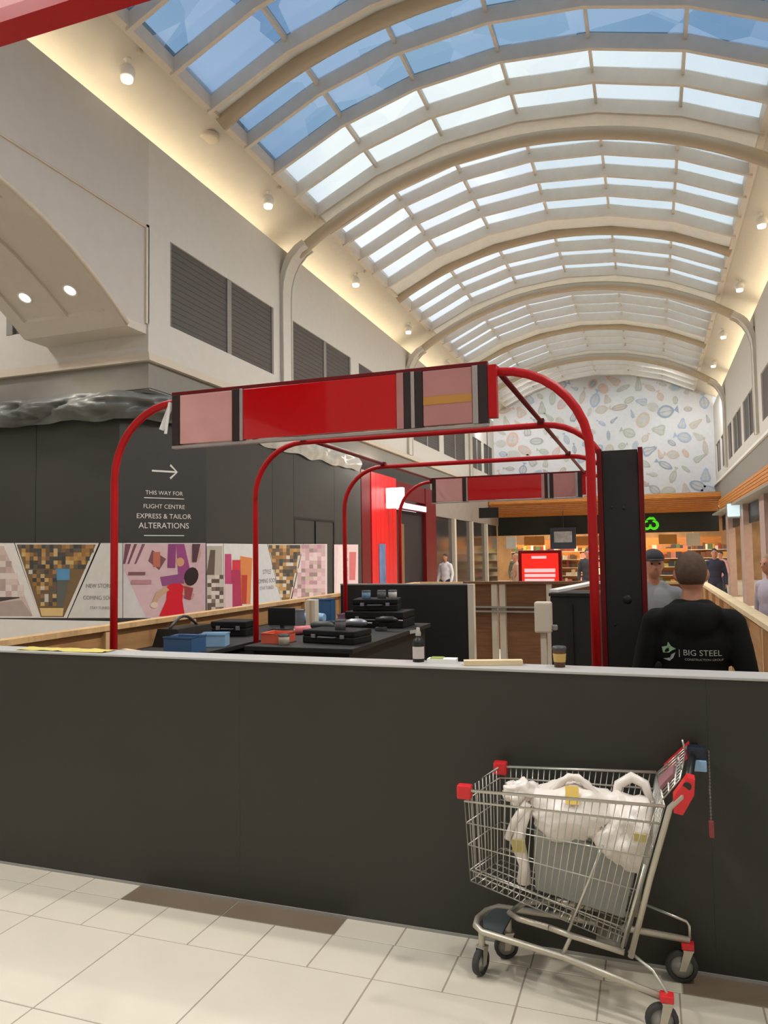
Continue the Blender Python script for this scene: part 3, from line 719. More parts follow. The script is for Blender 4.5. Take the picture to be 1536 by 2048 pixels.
t = thing('cloth', 'crumpled yellow cloth on the hoarding cap at the left red post', 'cloth', (-3.2, 3.5, 1.207))
b = MB(); nx, ny = 16, 6
vs = [(-3.5 + .62 * i / nx, 3.43 + .12 * j / ny, 1.2085 + .014 * abs(noise.noise((i * .7, j * .7, 3)))) for i in range(nx + 1) for j in range(ny + 1)]
b.add(vs, [(i * (ny + 1) + j, (i + 1) * (ny + 1) + j, (i + 1) * (ny + 1) + j + 1, i * (ny + 1) + j + 1) for i in range(nx) for j in range(ny)], True); part('fabric', b, YRAG, t)

def crate(x, y, z, w_, d, h, m, label, name='crate', cat='crate', ang=0):
    t = thing(name, label, cat, (x, y, z)); c = math.cos(ang); s_ = math.sin(ang)
    b = MB()
    th_ = .008
    def L(u, v, q): return (x + u * c - v * s_, y + u * s_ + v * c, z + q)
    for (u0, u1, v0, v1, q0, q1) in ((-w_ / 2, w_ / 2, -d / 2, d / 2, 0, th_), (-w_ / 2, w_ / 2, -d / 2, -d / 2 + th_, th_, h), (-w_ / 2, w_ / 2, d / 2 - th_, d / 2, th_, h), (-w_ / 2, -w_ / 2 + th_, -d / 2 + th_, d / 2 - th_, th_, h), (w_ / 2 - th_, w_ / 2, -d / 2 + th_, d / 2 - th_, th_, h)):
        b.add([L(u0, v0, q0), L(u1, v0, q0), L(u1, v1, q0), L(u0, v1, q0), L(u0, v0, q1), L(u1, v0, q1), L(u1, v1, q1), L(u0, v1, q1)], [(0, 3, 2, 1), (4, 5, 6, 7), (0, 1, 5, 4), (1, 2, 6, 5), (2, 3, 7, 6), (3, 0, 4, 7)])
    part('tub', b, m, t)
    b = MB()
    b.tube([L(-w_ / 2, -d / 2, h), L(w_ / 2, -d / 2, h), L(w_ / 2, d / 2, h), L(-w_ / 2, d / 2, h)], .009, 6, closed=True); part('rim', b, m, t)
    return t
crate(-3.52, 5.15, .98, .26, .2, .12, BLUE, 'blue tool tub among tools on the left counter')
crate(-3.5, 5.55, .98, .22, .16, .10, LBLUE, 'pale blue tub behind the blue tool tub', ang=.3)
crate(-3.0, 5.75, 1.0, .2, .24, .08, ORANGE, 'orange red tray on the near left corner of the mid counter', 'tray', 'tray')
def roll(p, q, r, m, m2, label, name='roll', cat='roll'):
    p = Vector(p); q = Vector(q); c = (p + q) / 2; t = thing(name, label, cat, (c.x, c.y, c.z - r))
    b = MB(); b.tube([p, q], r, 14); part('sheet', b, m, t); b = MB(); d = (q - p).normalized() * .004; b.tube([p - d, q + d], r * .45, 10); part('core', b, m2, t); return t
roll((-3.12, 6.3, 1.04), (-2.92, 6.45, 1.04), .04, ROSE, WHITE, 'rose pink wrapped roll lying behind the orange tray')
t = thing('monitor', 'small black monitor on the left counter next to a cream box', 'monitor', (-3.55, 6.9, .98))
b = MB(); b.bbox(-3.72, -3.42, 6.9, 6.93, 1.02, 1.2, .006); part('screen', b, BLACK2, t); b = MB(); b.box(-3.59, -3.55, 6.92, 6.95, .98, 1.1); b.box(-3.66, -3.48, 6.86, 7.0, .98, .99); part('stand', b, DGREY, t)
t = thing('carton', 'upright cream carton beside the small black monitor', 'carton', (-3.4, 7.3, .98))
b = MB(); b.bbox(-3.46, -3.35, 7.25, 7.35, .98, 1.26, .005); part('box', b, CREAMP, t); b = MB(); b.box(-3.41, -3.39, 7.246, 7.25, .99, 1.255); part('tape', b, PINE, t)
t = thing('timber_batten', 'pale timber batten lying across the near end of the left counter', 'batten', (-3.68, 4.83, .98))
b = MB(); b.bar((-3.95, 4.95, .9975), (-3.4, 4.72, .9975), .05, .035); part('batten', b, PINEL, t)
t = thing('tool_bag', 'open black tool bag slumped on the left counter', 'bag', (-3.84, 5.6, .98))
b = MB(); b.prism([(-3.98, 5.35, .98), (-3.7, 5.35, .98), (-3.74, 5.37, 1.13), (-3.94, 5.37, 1.13)], (0, .5, 0)); part('body', b, BLACK2, t); b = MB()
b.tube([(-3.84, 5.4 + .4 * i / 8, 1.13 + .09 * math.sin(PI * i / 8)) for i in range(9)], .012, 8); part('handle', b, DGREY, t)
rng = random.Random(5)
tools = [('drill', 'black cordless drill lying near the mid counter edge', DGREY), ('nail_gun', 'grey nail gun lying on the mid counter', GREYM), ('driver', 'small black driver behind the grey nail gun', BLACK2)]
for i, (nm, lb, m) in enumerate(tools):
    x, y, z = -2.8 + i * .2, 6.2 + i * .3, 1.0; t = thing(nm, lb, 'power tool', (x, y, z))
    b = MB(); b.tube([(x - .1, y, z + .1), (x - .03, y, z + .105), (x + .07, y, z + .105), (x + .12, y, z + .1)], [.025, .034, .034, .016], 12); part('motor', b, m, t)
    b = MB(); b.bar((x - .03, y, z + .09), (x - .05, y, z + .03), .034, .045); part('grip', b, BLACK2, t); b = MB(); b.bbox(x - .1, x, y - .035, y + .035, z, z + .035, .006); part('battery', b, DGREY, t)
    b = MB(); b.tube([(x + .12, y, z + .1), (x + .17, y, z + .1)], .006, 8); part('bit', b, STEEL, t)
t = thing('water_bottle', 'blue bottle lying on the black partition counter top left', 'bottle', (-3.6, 7.65, .98))
b = MB(); b.tube([(-3.8, 7.65, 1.2), (-3.7, 7.65, 1.2), (-3.48, 7.65, 1.2), (-3.42, 7.65, 1.2)], [.02, .055, .055, .05], 14); b.v = [(v[0], v[1], v[2] - .165) for v in b.v]; part('body', b, LBLUE, t)
b = MB(); b.tube([(-3.84, 7.65, 1.035), (-3.8, 7.65, 1.035)], .024, 12); part('cap', b, BLUE, t)
crate(-3.7, 7.3, .98, .3, .24, .16, GREYM, 'grey metal parts tray left of the cream carton', 'tray', 'tray')
crate(-3.6, 7.95, .98, .3, .16, .24, BLUE, 'dark blue box standing at the far end of the left counter', 'crate')
CASE = mat('black_case', S(20, 20, 20), .6, spec=.25)
def case(x, y, z, w_, d, h, label, ang=0):
    t = thing('tool_case', label, 'tool case', (x, y, z)); M = Matrix.Rotation(ang, 3, 'Z')
    def tf(b): b.v = [tuple(M @ Vector(v) + Vector((x, y, z))) for v in b.v]; return b
    part('shell', tf(MB().bbox(-w_ / 2, w_ / 2, -d / 2, d / 2, 0, h * .55, .012)), CASE, t); part('lid', tf(MB().bbox(-w_ / 2, w_ / 2, -d / 2, d / 2, h * .56, h, .012)), CASE, t)
    for q in (-.28, .28): part('latch', tf(MB().bbox(q * w_ - .02, q * w_ + .02, -d / 2 - .01, -d / 2 + .002, h * .42, h * .7, .004)), GREYM, t)
    hb = MB(); hb.tube([(-w_ * .16, -d / 2, h * .5), (-w_ * .15, -d / 2 - .035, h * .5), (w_ * .15, -d / 2 - .035, h * .5), (w_ * .16, -d / 2, h * .5)], .009, 8); part('handle', tf(hb), DGREY, t)
    return t
case(-2.62, 7.25, 1.0, .62, .4, .16, 'large black tool case at the back of the mid counter, lowest of its stack')
case(-2.66, 7.28, 1.16, .46, .34, .12, 'smaller black tool case on top of the large one', .2)
case(-2.5, 5.85, 1.0, .5, .3, .11, 'flat black tool case at the near right corner of the mid counter', -.15)
case(-3.78, 6.35, .98, .36, .3, .14, 'black tool case on the left counter behind the open tool bag', .1)
for i_, (x, y, z, m_, lb) in enumerate(((-2.75, 7.2, 1.28, LBLUE, 'pale blue jar on top of the stacked tool cases'), (-2.6, 7.25, 1.28, GREYM, 'grey metal tin on top of the stacked tool cases'), (-2.5, 7.3, 1.28, WHITE, 'white tub on top of the stacked tool cases'), (-2.45, 5.8, 1.11, GREYM, 'grey tin on the flat tool case'), (-2.87, 5.6, 1.0, CREAMP, 'cream cup standing by the flat tool case'))):
    t = thing('tin', lb, 'tin', (x, y, z)); b = MB(); b.lathe([(0, 0), (.045, 0), (.045, .07), (.04, .08), (0, .08)], (x, y, z), 14); part('body', b, m_, t); b = MB(); b.lathe([(.047, .066), (.047, .084), (0, .086)], (x, y, z), 14); part('lid', b, DGREY, t)
t = thing('cable_coil', 'coil of black cable lying on the mid counter', 'cable', (-2.95, 6.75, 1.0))
b = MB(); b.tube([(-2.95 + (.11 + .012 * math.sin(i * 1.3)) * math.cos(i * .5), 6.75 + .11 * math.sin(i * .5), 1.01 + .0012 * i) for i in range(64)], .008, 6); part('cable', b, BLACK2, t)
crate(-3.05, 7.4, 1.0, .15, .14, .1, PURP, 'mauve tray on the mid counter', 'tray', 'tray')

# ------------------------------------------------------------------ shop hoarding at left, sign, posters, tarp
FA = Vector((-11.5, 9.18, 0)); FB = Vector((-7.42, 9.18, 0)); FC = Vector((-6.68, 10.36, 0)); FD = Vector((-6.68, 17.2, 0))
t = thing('shop_hoarding', 'tall dark grey hoarding wrapping the corner shop behind the kiosk', 'hoarding', (-7, 10, 0))
def sheet(a, b, z0, z1, m, th_=.05, off=0.0):
    d = (b - a).normalized(); nrm = Vector((d.y, -d.x, 0)); p = MB()
    q = [a + nrm * off, b + nrm * off, b + nrm * (off - th_), a + nrm * (off - th_)]
    p.prism([(v.x, v.y, z0) for v in q], (0, 0, z1 - z0)); return p
for a, b_ in ((-11.5, -9.0), (-8.99, -7.42)):
    part('panel', sheet(Vector((a, 9.18, 0)), Vector((b_, 9.18, 0)), 0, 3.86, HOARD2), HOARD2, t)
part('sign_panel', sheet(FB, FC, 0, 3.86, HSIGN), HSIGN, t, 'darker corner panel')
for a, b_ in ((10.36, 12.6), (12.61, 13.5), (15.56, 17.2)):
    part('panel', sheet(Vector((-6.68, a, 0)), Vector((-6.68, b_, 0)), 0, 3.84, HOARD2), HOARD2, t)
part('panel', sheet(Vector((-6.68, 13.51, 0)), Vector((-6.68, 15.55, 0)), 2.5, 3.84, HOARD2), HOARD2, t)
p = sheet(Vector((-6.68, 13.55, 0)), Vector((-6.68, 15.5, 0)), 0.01, 2.46, HOARD2, .04, -.01); d_ = part('door', p, HOARD2, t)
p = MB(); p.box(-6.69, -6.665, 14.5, 14.52, .02, 2.45); part('door_gap', p, BLACK2, t)
p = MB(); p.box(-6.7, -6.675, 13.5, 13.56, 0, 2.5); p.box(-6.7, -6.675, 15.49, 15.56, 0, 2.5); p.box(-6.7, -6.675, 13.56, 15.49, 2.46, 2.5); part('door_frame', p, BLACK2, t)
# lettering on the corner panel
dch = (FC - FB).normalized(); nch = Vector((dch.y, -dch.x, 0))
lt = MB(); mid = FB + (FC - FB) * .5 + nch * .006; up = Vector((0, 0, 1)); W2 = (FC - FB).length
def row(z, txt, size, u=.0): add_text(lt, txt, size, mid + dch * u + up * z, dch, up)
row(2.72, 'THIS WAY FOR', .088); row(2.51, 'FLIGHT CENTRE', .092); row(2.36, 'EXPRESS & TAILOR', .105); row(2.215, 'ALTERATIONS', .125)
part('wording', lt, WHITEL, t, 'white wording')['kind'] = 'stuff'
for z in (2.635, 2.06):
    lt = MB(); lt.add([mid + dch * u + up * zz for u, zz in ((-.32, z), (.32, z), (.32, z + .013), (-.32, z + .013))], [(0, 1, 2, 3)]); part('rule_line', lt, WHITEL, t)
z = 3.06; lt = MB(); h_ = .014
lt.add([mid + dch * u + up * (z + q) for u, q in ((-.2, -h_), (.175, -h_), (.085, -.09), (.1, -.12), (.215, 0), (.1, .12), (.085, .09), (.175, h_), (-.2, h_))], [(0, 1, 7, 8), (1, 2, 3, 4), (4, 5, 6, 7), (1, 4, 7)])
part('arrow', lt, WHITEL, t, 'white arrow pointing right')

class Plane:
    def __init__(s, a, b, off):
        s.a = a; s.d = (b - a).normalized(); s.n = Vector((s.d.y, -s.d.x, 0)); s.p0 = a + s.n * off
    def P(s, px, py): return at(px, py, s.n, s.p0)
    def lift(s, p, k): return p + s.n * k
def ell(cx, cy, rx, ry, n=14, rot=0):
    return [(cx + rx * math.cos(2 * PI * i / n) * math.cos(rot) - ry * math.sin(2 * PI * i / n) * math.sin(rot), cy + rx * math.cos(2 * PI * i / n) * math.sin(rot) + ry * math.sin(2 * PI * i / n) * math.cos(rot)) for i in range(n)]
def pm(c):
    k = 'print_%02x%02x%02x' % c
    if k not in MATS: mat(k, S(*c), .5, var=.04, scale=9)
    return MATS[k]
def inside(pt, poly):
    x, y = pt; r = False; j = len(poly) - 1
    for i in range(len(poly)):
        (xi, yi), (xj, yj) = poly[i], poly[j]
        if (yi > y) != (yj > y) and x < (xj - xi) * (y - yi) / (yj - yi) + xi: r = not r
        j = i
    return r
def poster(name, label, plane, sheet_poly, base, prints, mosaics=(), texts=()):
    """flat printed sheet: base outline, coloured shapes and mosaics of small print patches"""
    c = plane.P(*sheet_poly[0]); t = thing(name, label, 'poster', (c.x, c.y, c.z), 'posters along the shop hoarding')
    b = MB(); pts = [plane.P(*q) for q in sheet_poly]; b.prism(pts, plane.n * .004); fixnorm(part('sheet', b, pm(base), t))
    cols = []; b = MB()
    def ci(col):
        if col not in cols: cols.append(col)
        return cols.index(col)
    lay = .0055
    for poly, col in prints:
        b.poly([plane.lift(plane.P(*q), lay) for q in poly], ci(col)); lay += .0006
    for poly, pal, step, seed in mosaics:
        rg = random.Random(seed); x0 = min(q[0] for q in poly); x1 = max(q[0] for q in poly); y0 = min(q[1] for q in poly); y1 = max(q[1] for q in poly)
        lay += .0006; x = x0
        while x < x1:
            y = y0
            while y < y1:
                if inside((x + step / 2, y + step / 2), poly):
                    b.poly([plane.lift(plane.P(*q), lay) for q in ((x, y), (x + step, y), (x + step, y + step), (x, y + step))], ci(pal[rg.randrange(len(pal))]))
                y += step
            x += step
    if b.f: part('print', b, [pm(c_) for c_ in cols], t)
    for px, py, txt, size in texts:
        b = MB(); add_text(b, txt, size, plane.lift(plane.P(px, py), lay + .002), plane.d, Vector((0, 0, 1))); part('wording', b, pm((120, 122, 124)), t)['kind'] = 'stuff'
    return t
F1 = Plane(FA, FB, .012); F2 = Plane(FB, FC, .012); F3 = Plane(FC, FD, .012)
BOOK = [(150, 112, 62), (186, 142, 80), (110, 84, 60), (96, 88, 76), (70, 70, 66), (168, 126, 76), (198, 170, 120), (128, 96, 70), (60, 62, 62)]
PNK = [(214, 186, 188), (196, 160, 166), (222, 200, 200), (180, 140, 150), (206, 170, 176)]
poster('poster', 'poster with a pale lounge photo at the left photo edge', F1, [(-60, 1086), (28, 1086), (80, 1236), (-60, 1236)], (226, 222, 218),
       [([(-60, 1092), (8, 1092), (66, 1232), (-60, 1232)], (206, 186, 180)), ([(-60, 1200), (34, 1186), (40, 1196), (-60, 1214)], (70, 62, 60)), ([(-60, 1212), (44, 1200), (66, 1232), (-60, 1232)], (176, 160, 154))],
       [([(-60, 1110), (14, 1110), (50, 1188), (-60, 1190)], [(214, 196, 190), (196, 172, 166), (222, 208, 202), (180, 158, 152)], 12, 3)])
poster('poster', 'poster with a warm brown bookshelf shop photo in a white trapezoid frame', F1, [(30, 1086), (198, 1086), (134, 1236), (80, 1236)], (226, 222, 216),
       [([(34, 1089), (192, 1089), (128, 1234), (82, 1234)], (120, 96, 66)), ([(112, 1136), (140, 1136), (140, 1160), (112, 1160)], (86, 146, 190)), ([(112, 1160), (138, 1160), (126, 1214), (112, 1214)], (92, 96, 92)), ([(80, 1216), (128, 1216), (126, 1232), (84, 1232)], (222, 190, 130))],
       [([(36, 1089), (190, 1089), (165, 1140), (58, 1140)], BOOK, 8, 4), ([(58, 1140), (112, 1140), (112, 1215), (84, 1215)], BOOK + [(200, 198, 190)], 8, 5)])
poster('poster', 'white text poster reading coming soon left of the corner', F1, [(202, 1086), (245, 1086), (245, 1236), (136, 1236)], (214, 212, 208), [], [], [(200, 1172, 'NEW STORES', .085), (200, 1196, 'COMING SOON', .085), (200, 1216, 'STAY TUNED', .06)])
poster('poster', 'pink fashion poster with a red dress on the corner panel', F2, [(246, 1086), (411, 1086), (411, 1236), (246, 1236)], (206, 202, 200),
       [([(248, 1088), (410, 1088), (410, 1234), (292, 1234), (248, 1140)], (208, 176, 180)), ([(250, 1088), (262, 1088), (250, 1128), (246, 1128)], (110, 66, 78)), ([(268, 1088), (274, 1088), (258, 1128), (254, 1128)], (112, 70, 80)), ([(284, 1088), (290, 1088), (272, 1128), (268, 1128)], (120, 80, 90)),
        ([(304, 1100), (332, 1118), (318, 1140), (296, 1122)], (118, 74, 80)), ([(306, 1104), (320, 1104), (320, 1134), (306, 1134)], (186, 104, 82)),
        ([(336, 1088), (352, 1088), (350, 1136), (334, 1136)], (136, 60, 116)), ([(352, 1088), (368, 1088), (382, 1150), (356, 1150)], (150, 66, 126)), ([(320, 1154), (372, 1146), (376, 1166), (324, 1172)], (140, 74, 124)),
        (ell(360, 1124, 8, 9), (206, 154, 116)), (ell(392, 1110, 9, 16, rot=.3), (190, 160, 140)), (ell(376, 1162, 9, 12), (198, 150, 124)), (ell(382, 1153, 14, 19, rot=.3), (38, 22, 22)), ([(334, 1172), (344, 1167), (360, 1167), (368, 1173), (364, 1200), (369, 1232), (318, 1232), (332, 1200)], (212, 8, 40)), ([(330, 1172), (338, 1180), (318, 1196), (312, 1208), (304, 1204), (312, 1184)], (196, 160, 130)), ([(366, 1176), (388, 1188), (384, 1198), (364, 1190)], (196, 150, 130)), (ell(308, 1210, 8, 6), (216, 196, 176)),
        ([(368, 1172), (386, 1176), (380, 1200), (368, 1196)], (150, 60, 70)), ([(256, 1144), (290, 1144), (290, 1150), (256, 1150)], (120, 80, 84)), ([(262, 1160), (302, 1160), (302, 1168), (262, 1168)], (180, 130, 134)), ([(384, 1088), (400, 1088), (392, 1124), (384, 1124)], (84, 48, 66))])
poster('poster', 'poster with taupe beach photo right of the corner', F3, [(413, 1087), (446, 1087), (446, 1226), (413, 1234)], (222, 218, 214),
       [([(413, 1092), (444, 1092), (444, 1222), (413, 1230)], (176, 168, 158)), ([(420, 1100), (430, 1100), (428, 1150), (412, 1150)], (90, 76, 64)), ([(416, 1186), (444, 1160), (444, 1222), (416, 1226)], (110, 92, 80))], [([(414, 1150), (444, 1150), (444, 1220), (414, 1226)], [(190, 182, 172), (120, 100, 88), (86, 70, 62), (204, 196, 188)], 8, 6)])
poster('poster', 'poster with magenta and orange dresses in a row', F3, [(447, 1087), (508, 1088), (508, 1218), (447, 1226)], (214, 216, 210),
       [([(449, 1108), (462, 1108), (464, 1168), (449, 1168)], (186, 60, 110)), ([(464, 1120), (480, 1120), (480, 1146), (464, 1146)], (206, 40, 60)), ([(462, 1140), (480, 1140), (484, 1216), (462, 1216)], (170, 30, 84)), ([(480, 1112), (504, 1116), (500, 1208), (482, 1208)], (214, 130, 70)), ([(482, 1150), (494, 1150), (492, 1208), (482, 1208)], (180, 48, 32)), ([(449, 1168), (464, 1168), (464, 1222), (449, 1222)], (214, 190, 192))])
poster('poster', 'white text poster behind the second red post', F3, [(509, 1088), (534, 1088), (562, 1204), (562, 1208), (509, 1217)], (206, 208, 208), [], [], [(533, 1144, 'STYLE', .12), (533, 1162, 'COMING SOON', .11), (533, 1176, 'STAY TUNED', .09)])
poster('poster', 'bookshelf shop photo poster beside the hoarding door', F3, [(535, 1088), (606, 1088), (580, 1204), (563, 1206)], (206, 196, 180), [([(537, 1090), (600, 1090), (578, 1202), (564, 1203)], (120, 96, 66))], [([(537, 1090), (602, 1090), (578, 1196), (560, 1196)], BOOK + [(206, 200, 190)], 7, 8)])
poster('poster', 'pale pink lounge photo poster on the hoarding door', F3, [(607, 1088), (654, 1088), (654, 1196), (582, 1205)], (222, 206, 204), [], [([(606, 1089), (653, 1089), (653, 1194), (586, 1200)], PNK + [(150, 130, 124), (190, 172, 160)], 8, 9)])
poster('poster', 'narrow pink poster between the hoarding door and the red shopfront', F3, [(668, 1089), (716, 1089), (716, 1188), (668, 1193)], (226, 200, 200), [([(676, 1092), (690, 1092), (688, 1188), (672, 1188)], (232, 214, 212)), ([(698, 1104), (712, 1104), (710, 1160), (698, 1160)], (206, 110, 110))], [([(690, 1092), (699, 1092), (699, 1184), (690, 1184)], PNK, 6, 2)])
t = thing('skirting_strip', 'white skirting board along the foot of the posters', 'skirting', (-9, 9.14, .55))
p = MB(); p.box(-11.5, -7.44, 9.145, 9.18, .5, .80); part('board', p, WHITE, t)

# crumpled plastic drape over the hoarding top
TARP = mat('dust_sheet_plastic', S(96, 98, 96), .38, var=.45, scale=2.2, bump=.3)
TARP2 = mat('pale_dust_sheet', S(170, 168, 160), .3, var=.25, scale=3, bump=.2)
def drape(path, z0, z1, amp, nu, nv, seed):
    b = MB(); L = [0]
    for a, c_ in zip(path, path[1:]): L.append(L[-1] + (c_ - a).length)
    vs = []
    for i in range(nu + 1):
        s = L[-1] * i / nu; k_ = 0
        while k_ < len(path) - 2 and s > L[k_ + 1]: k_ += 1
        f_ = (s - L[k_]) / (L[k_ + 1] - L[k_]); p0 = path[k_].lerp(path[k_ + 1], f_); d = (path[k_ + 1] - path[k_]).normalized(); nr = Vector((d.y, -d.x, 0))
        for j in range(nv + 1):
            v = j / nv
            q = noise.ridged_multi_fractal(Vector((s * 1.1 + v * 1.6, v * 2.4 - s * .3, seed)), .8, 2.3, 4, 1.0, 2.0) * .55
            out = .03 + amp * (.35 + .65 * math.sin(PI * v)) * (.6 * abs(q) + .55 * abs(math.sin(s * 2.6 - v * 3.4 + 1.3 * noise.noise((s * .6, v, seed)))) ** .6)
            zz = z0 + (z1 - z0) * v + .06 * noise.noise((s * 1.7, 0, seed)) * (1 - v)
            p = p0 + nr * out; vs.append((p.x, p.y, zz))
    b.add(vs, [(i * (nv + 1) + j, (i + 1) * (nv + 1) + j, (i + 1) * (nv + 1) + j + 1, i * (nv + 1) + j + 1) for i in range(nu) for j in range(nv)], True)
    return b
t = thing('dust_sheet', 'crumpled grey plastic dust sheet hanging over the hoarding at the corner', 'sheet', (-8.5, 9.1, 3.8))
part('sheet', drape([Vector((-11.5, 9.16, 0)), Vector((-7.42, 9.16, 0)), Vector((-6.64, 10.36, 0)), Vector((-6.64, 10.9, 0))], 3.80, 4.22, .30, 150, 16, 1.0), TARP, t)
t = thing('dust_sheet', 'pale crumpled plastic sheet above the hoarding along the mall side', 'sheet', (-6.64, 13, 3.8))
part('sheet', drape([Vector((-6.712, 11.0, 0)), Vector((-6.712, 17.0, 0))], 3.76, 4.2, .13, 60, 8, 4.0), TARP2, t)

# ------------------------------------------------------------------ red shopfront beyond
SHRED = mat('bright_red_cladding', S(214, 10, 16), .35, var=.04)
t = thing('red_shopfront', 'bright red shopfront next to the dark grey shop hoarding', 'shopfront', (-6.8, 20.5, 0))
p = MB(); p.box(-7.0, -6.68, 17.25, 17.9, 0, 3.84); part('dark_pier', p, DRED, t)
for i in range(6):
    y = 17.9 + i * .333; p = MB(); p.box(-6.95, -6.66, y + .006, y + .327, 0, 3.84); part('cladding_board', p, SHRED, t)
p = MB(); p.box(-7.0, -6.68, 22.9, 24.1, 0, 3.8); part('right_pier', p, DRED, t)
p = MB(); p.box(-7.0, -6.7, 19.9, 22.9, 3.3, 3.8); part('header', p, DRED, t)
p = MB(); p.box(-6.72, -6.62, 20.2, 22.8, 3.0, 3.22); part('sign_backing', p, DRED, t); p = MB(); p.box(-6.62, -6.605, 20.3, 22.7, 3.03, 3.19); part('lit_sign', p, GLOWW, t, 'white lit sign strip')
p = MB(); p.box(-7.0, -6.8, 19.9, 22.9, 0, 3.0); part('dark_doorway', p, mat('dark_interior', S(28, 16, 16), .6), t)
p = MB(); p.box(-6.8, -6.74, 19.95, 20.12, 0, 3.0); part('door_jamb', p, SHRED, t); p = MB(); p.box(-6.8, -6.77, 20.5, 20.9, .2, 2.6); part('shelf_bay', p, WALNUT, t)
POSB = mat('blue_banner', S(90, 110, 150), .5, var=.35, scale=2.5)
p = MB(); p.box(-6.66, -6.645, 18.4, 18.9, .9, 2.0); part('blue_banner', p, POSB, t)
t = thing('blade_sign', 'white lit box sign projecting from the red shopfront', 'sign', (-6.4, 19.0, 3.0))
p = MB(); p.bbox(-6.64, -6.15, 18.95, 19.1, 2.95, 3.5, .02); part('case', p, GLOWW, t); p = MB(); p.box(-6.66, -6.62, 18.98, 19.07, 3.1, 3.35); part('bracket', p, BLACK2, t)
lamp('shop_lamp', 'AREA', (-6.0, 18.6, 4.1), 40, (1, .9, .8), (0, math.radians(30), 0), shape='DISK', size=.5)
# remaining left shopfronts
GLASSD = mat('dark_shop_glass', S(60, 58, 56), .12, var=.1)
t = thing('left_shopfront', 'taupe and glass shopfronts past the red shop on the left', 'shopfront', (-6.9, 30, 0))
p = MB(); p.box(-6.95, -6.85, 24.1, 35.95, 3.0, 4.22); part('fascia', p, mat('taupe_cladding', S(150, 138, 128), .5), t)
for i in range(4):
    y = 24.2 + i * 2.9; p = MB(); p.box(-6.98, -6.8, y, y + .25, 0, 3.0); part('pier', p, TRIMC, t); p = MB(); p.box(-6.95, -6.92, y + .25, y + 2.88, .1, 3.0); part('glass', p, GLASSD, t)

# ------------------------------------------------------------------ right shopfronts
t = thing('timber_bulkhead', 'orange timber slat bulkhead along the right shopfronts', 'bulkhead', (2.8, 24, 3.2))
for i in range(6):
    z = 3.18 + i * .095; p = MB(); p.box(2.72, 2.85, 12, 33.45, z, z + .08); part('slat', p, SLAT, t)
p = MB(); p.box(2.85, 2.9, 12, 33.45, 3.1, 3.8); part('backing', p, WALNUT, t)
p = MB(); p.box(2.45, 2.85, 12, 33.45, 3.1, 3.16); part('soffit_board', p, GREYB, t)
t = thing('right_shopfront', 'brown grey shop piers with warm lit interior on the right', 'shopfront', (2.9, 24, 0))
TAU = mat('mauve_taupe_cladding', S(158, 138, 132), .5)
for y in (12.2, 16.6, 20.8, 25.3, 30): p = MB(); p.box(2.72, 2.95, y, y + .9, 0, 3.1); part('pier', p, TAU, t)
for a, b_ in ((13.1, 16.6), (17.5, 20.8), (21.7, 25.3), (26.2, 30), (30.9, 34.2)):
    p = MB(); p.box(2.88, 2.91, a, b_, 2.5, 3.1); part('transom', p, BLACK2, t)
p = MB(); p.box(2.9, 6.0, 12, 34.2, 3.05, 3.1); part('shop_ceiling', p, CREAM, t); p = MB(); p.box(5.9, 6.0, 12, 34.2, 0, 3.05); part('shop_back', p, mat('warm_shop_wall', S(200, 150, 90), .6, var=.4, scale=1.5), t)
for y in (15, 23, 28): lamp('shop_lamp', 'AREA', (4.4, y, 3.0), 120, (1, .8, .55), (0, 0, 0), shape='SQUARE', size=1.2)
t = thing('light_box_sign', 'pale blue lit projecting sign on the right shopfront', 'sign', (2.6, 25.9, 2.9))
p = MB(); p.bbox(2.35, 2.7, 25.85, 26.0, 2.75, 3.15, .02); part('face', p, mat('pale_blue_sign', S(205, 232, 240), .4, emit=.7), t); p = MB(); p.box(2.33, 2.72, 25.99, 26.06, 2.7, 3.2); part('frame', p, GREYP, t)
# ------------------------------------------------------------------ end of mall: bulkhead, supermarket
t = thing('timber_bulkhead', 'orange timber slat bulkhead across the far end above the supermarket', 'bulkhead', (-2, 34.5, 3.2))
for i in range(8):
    y = 33.6 + i * .3; p = MB(); p.box(-6.84, 2.84, y, y + .22, 3.86 - i * .066, 3.93 - i * .066); part('slat', p, SLAT, t)
for i in range(3):
    z = 3.9 + i * .06; p = MB(); p.box(-6.84, 2.84, 33.5, 33.56, z, z + .05); part('front_board', p, SLAT, t)
p = MB(); p.box(-6.84, 2.84, 33.56, 35.98, 3.95, 4.09); part('deck', p, WALNUT, t)
GREEN = mat('dark_green_fascia', S(22, 30, 22), .4, var=.05); LOGO = mat('green_lit_logo', S(70, 200, 30), .4, emit=.8)
t = thing('shop_fascia', 'dark green supermarket fascia with a bright green logo', 'fascia', (-2, 36, 2.5))
p = MB(); p.box(-6.9, 2.9, 36.0, 36.2, 2.52, 3.42); part('board', p, GREEN, t)
lg = MB(); cx_, cz_, yy = .05, 2.86, 35.96
for s_ in (-1, 1):
    lg.tube([(cx_ + s_ * (.15 + .16 * math.cos(math.radians(a))), yy, cz_ + .17 * math.sin(math.radians(a))) for a in range(110, -191, -30)], [.03, .05, .06, .065, .065, .065, .065, .06, .055, .05, .04], 8)
lg.tube([(cx_ - .16, yy, cz_ + .24), (cx_ - .02, yy, cz_ + .31), (cx_ + .14, yy, cz_ + .30), (cx_ + .24, yy, cz_ + .22)], [.02, .06, .06, .015], 8)
part('logo', lg, LOGO, t, 'bright green curled fruit shaped logo')
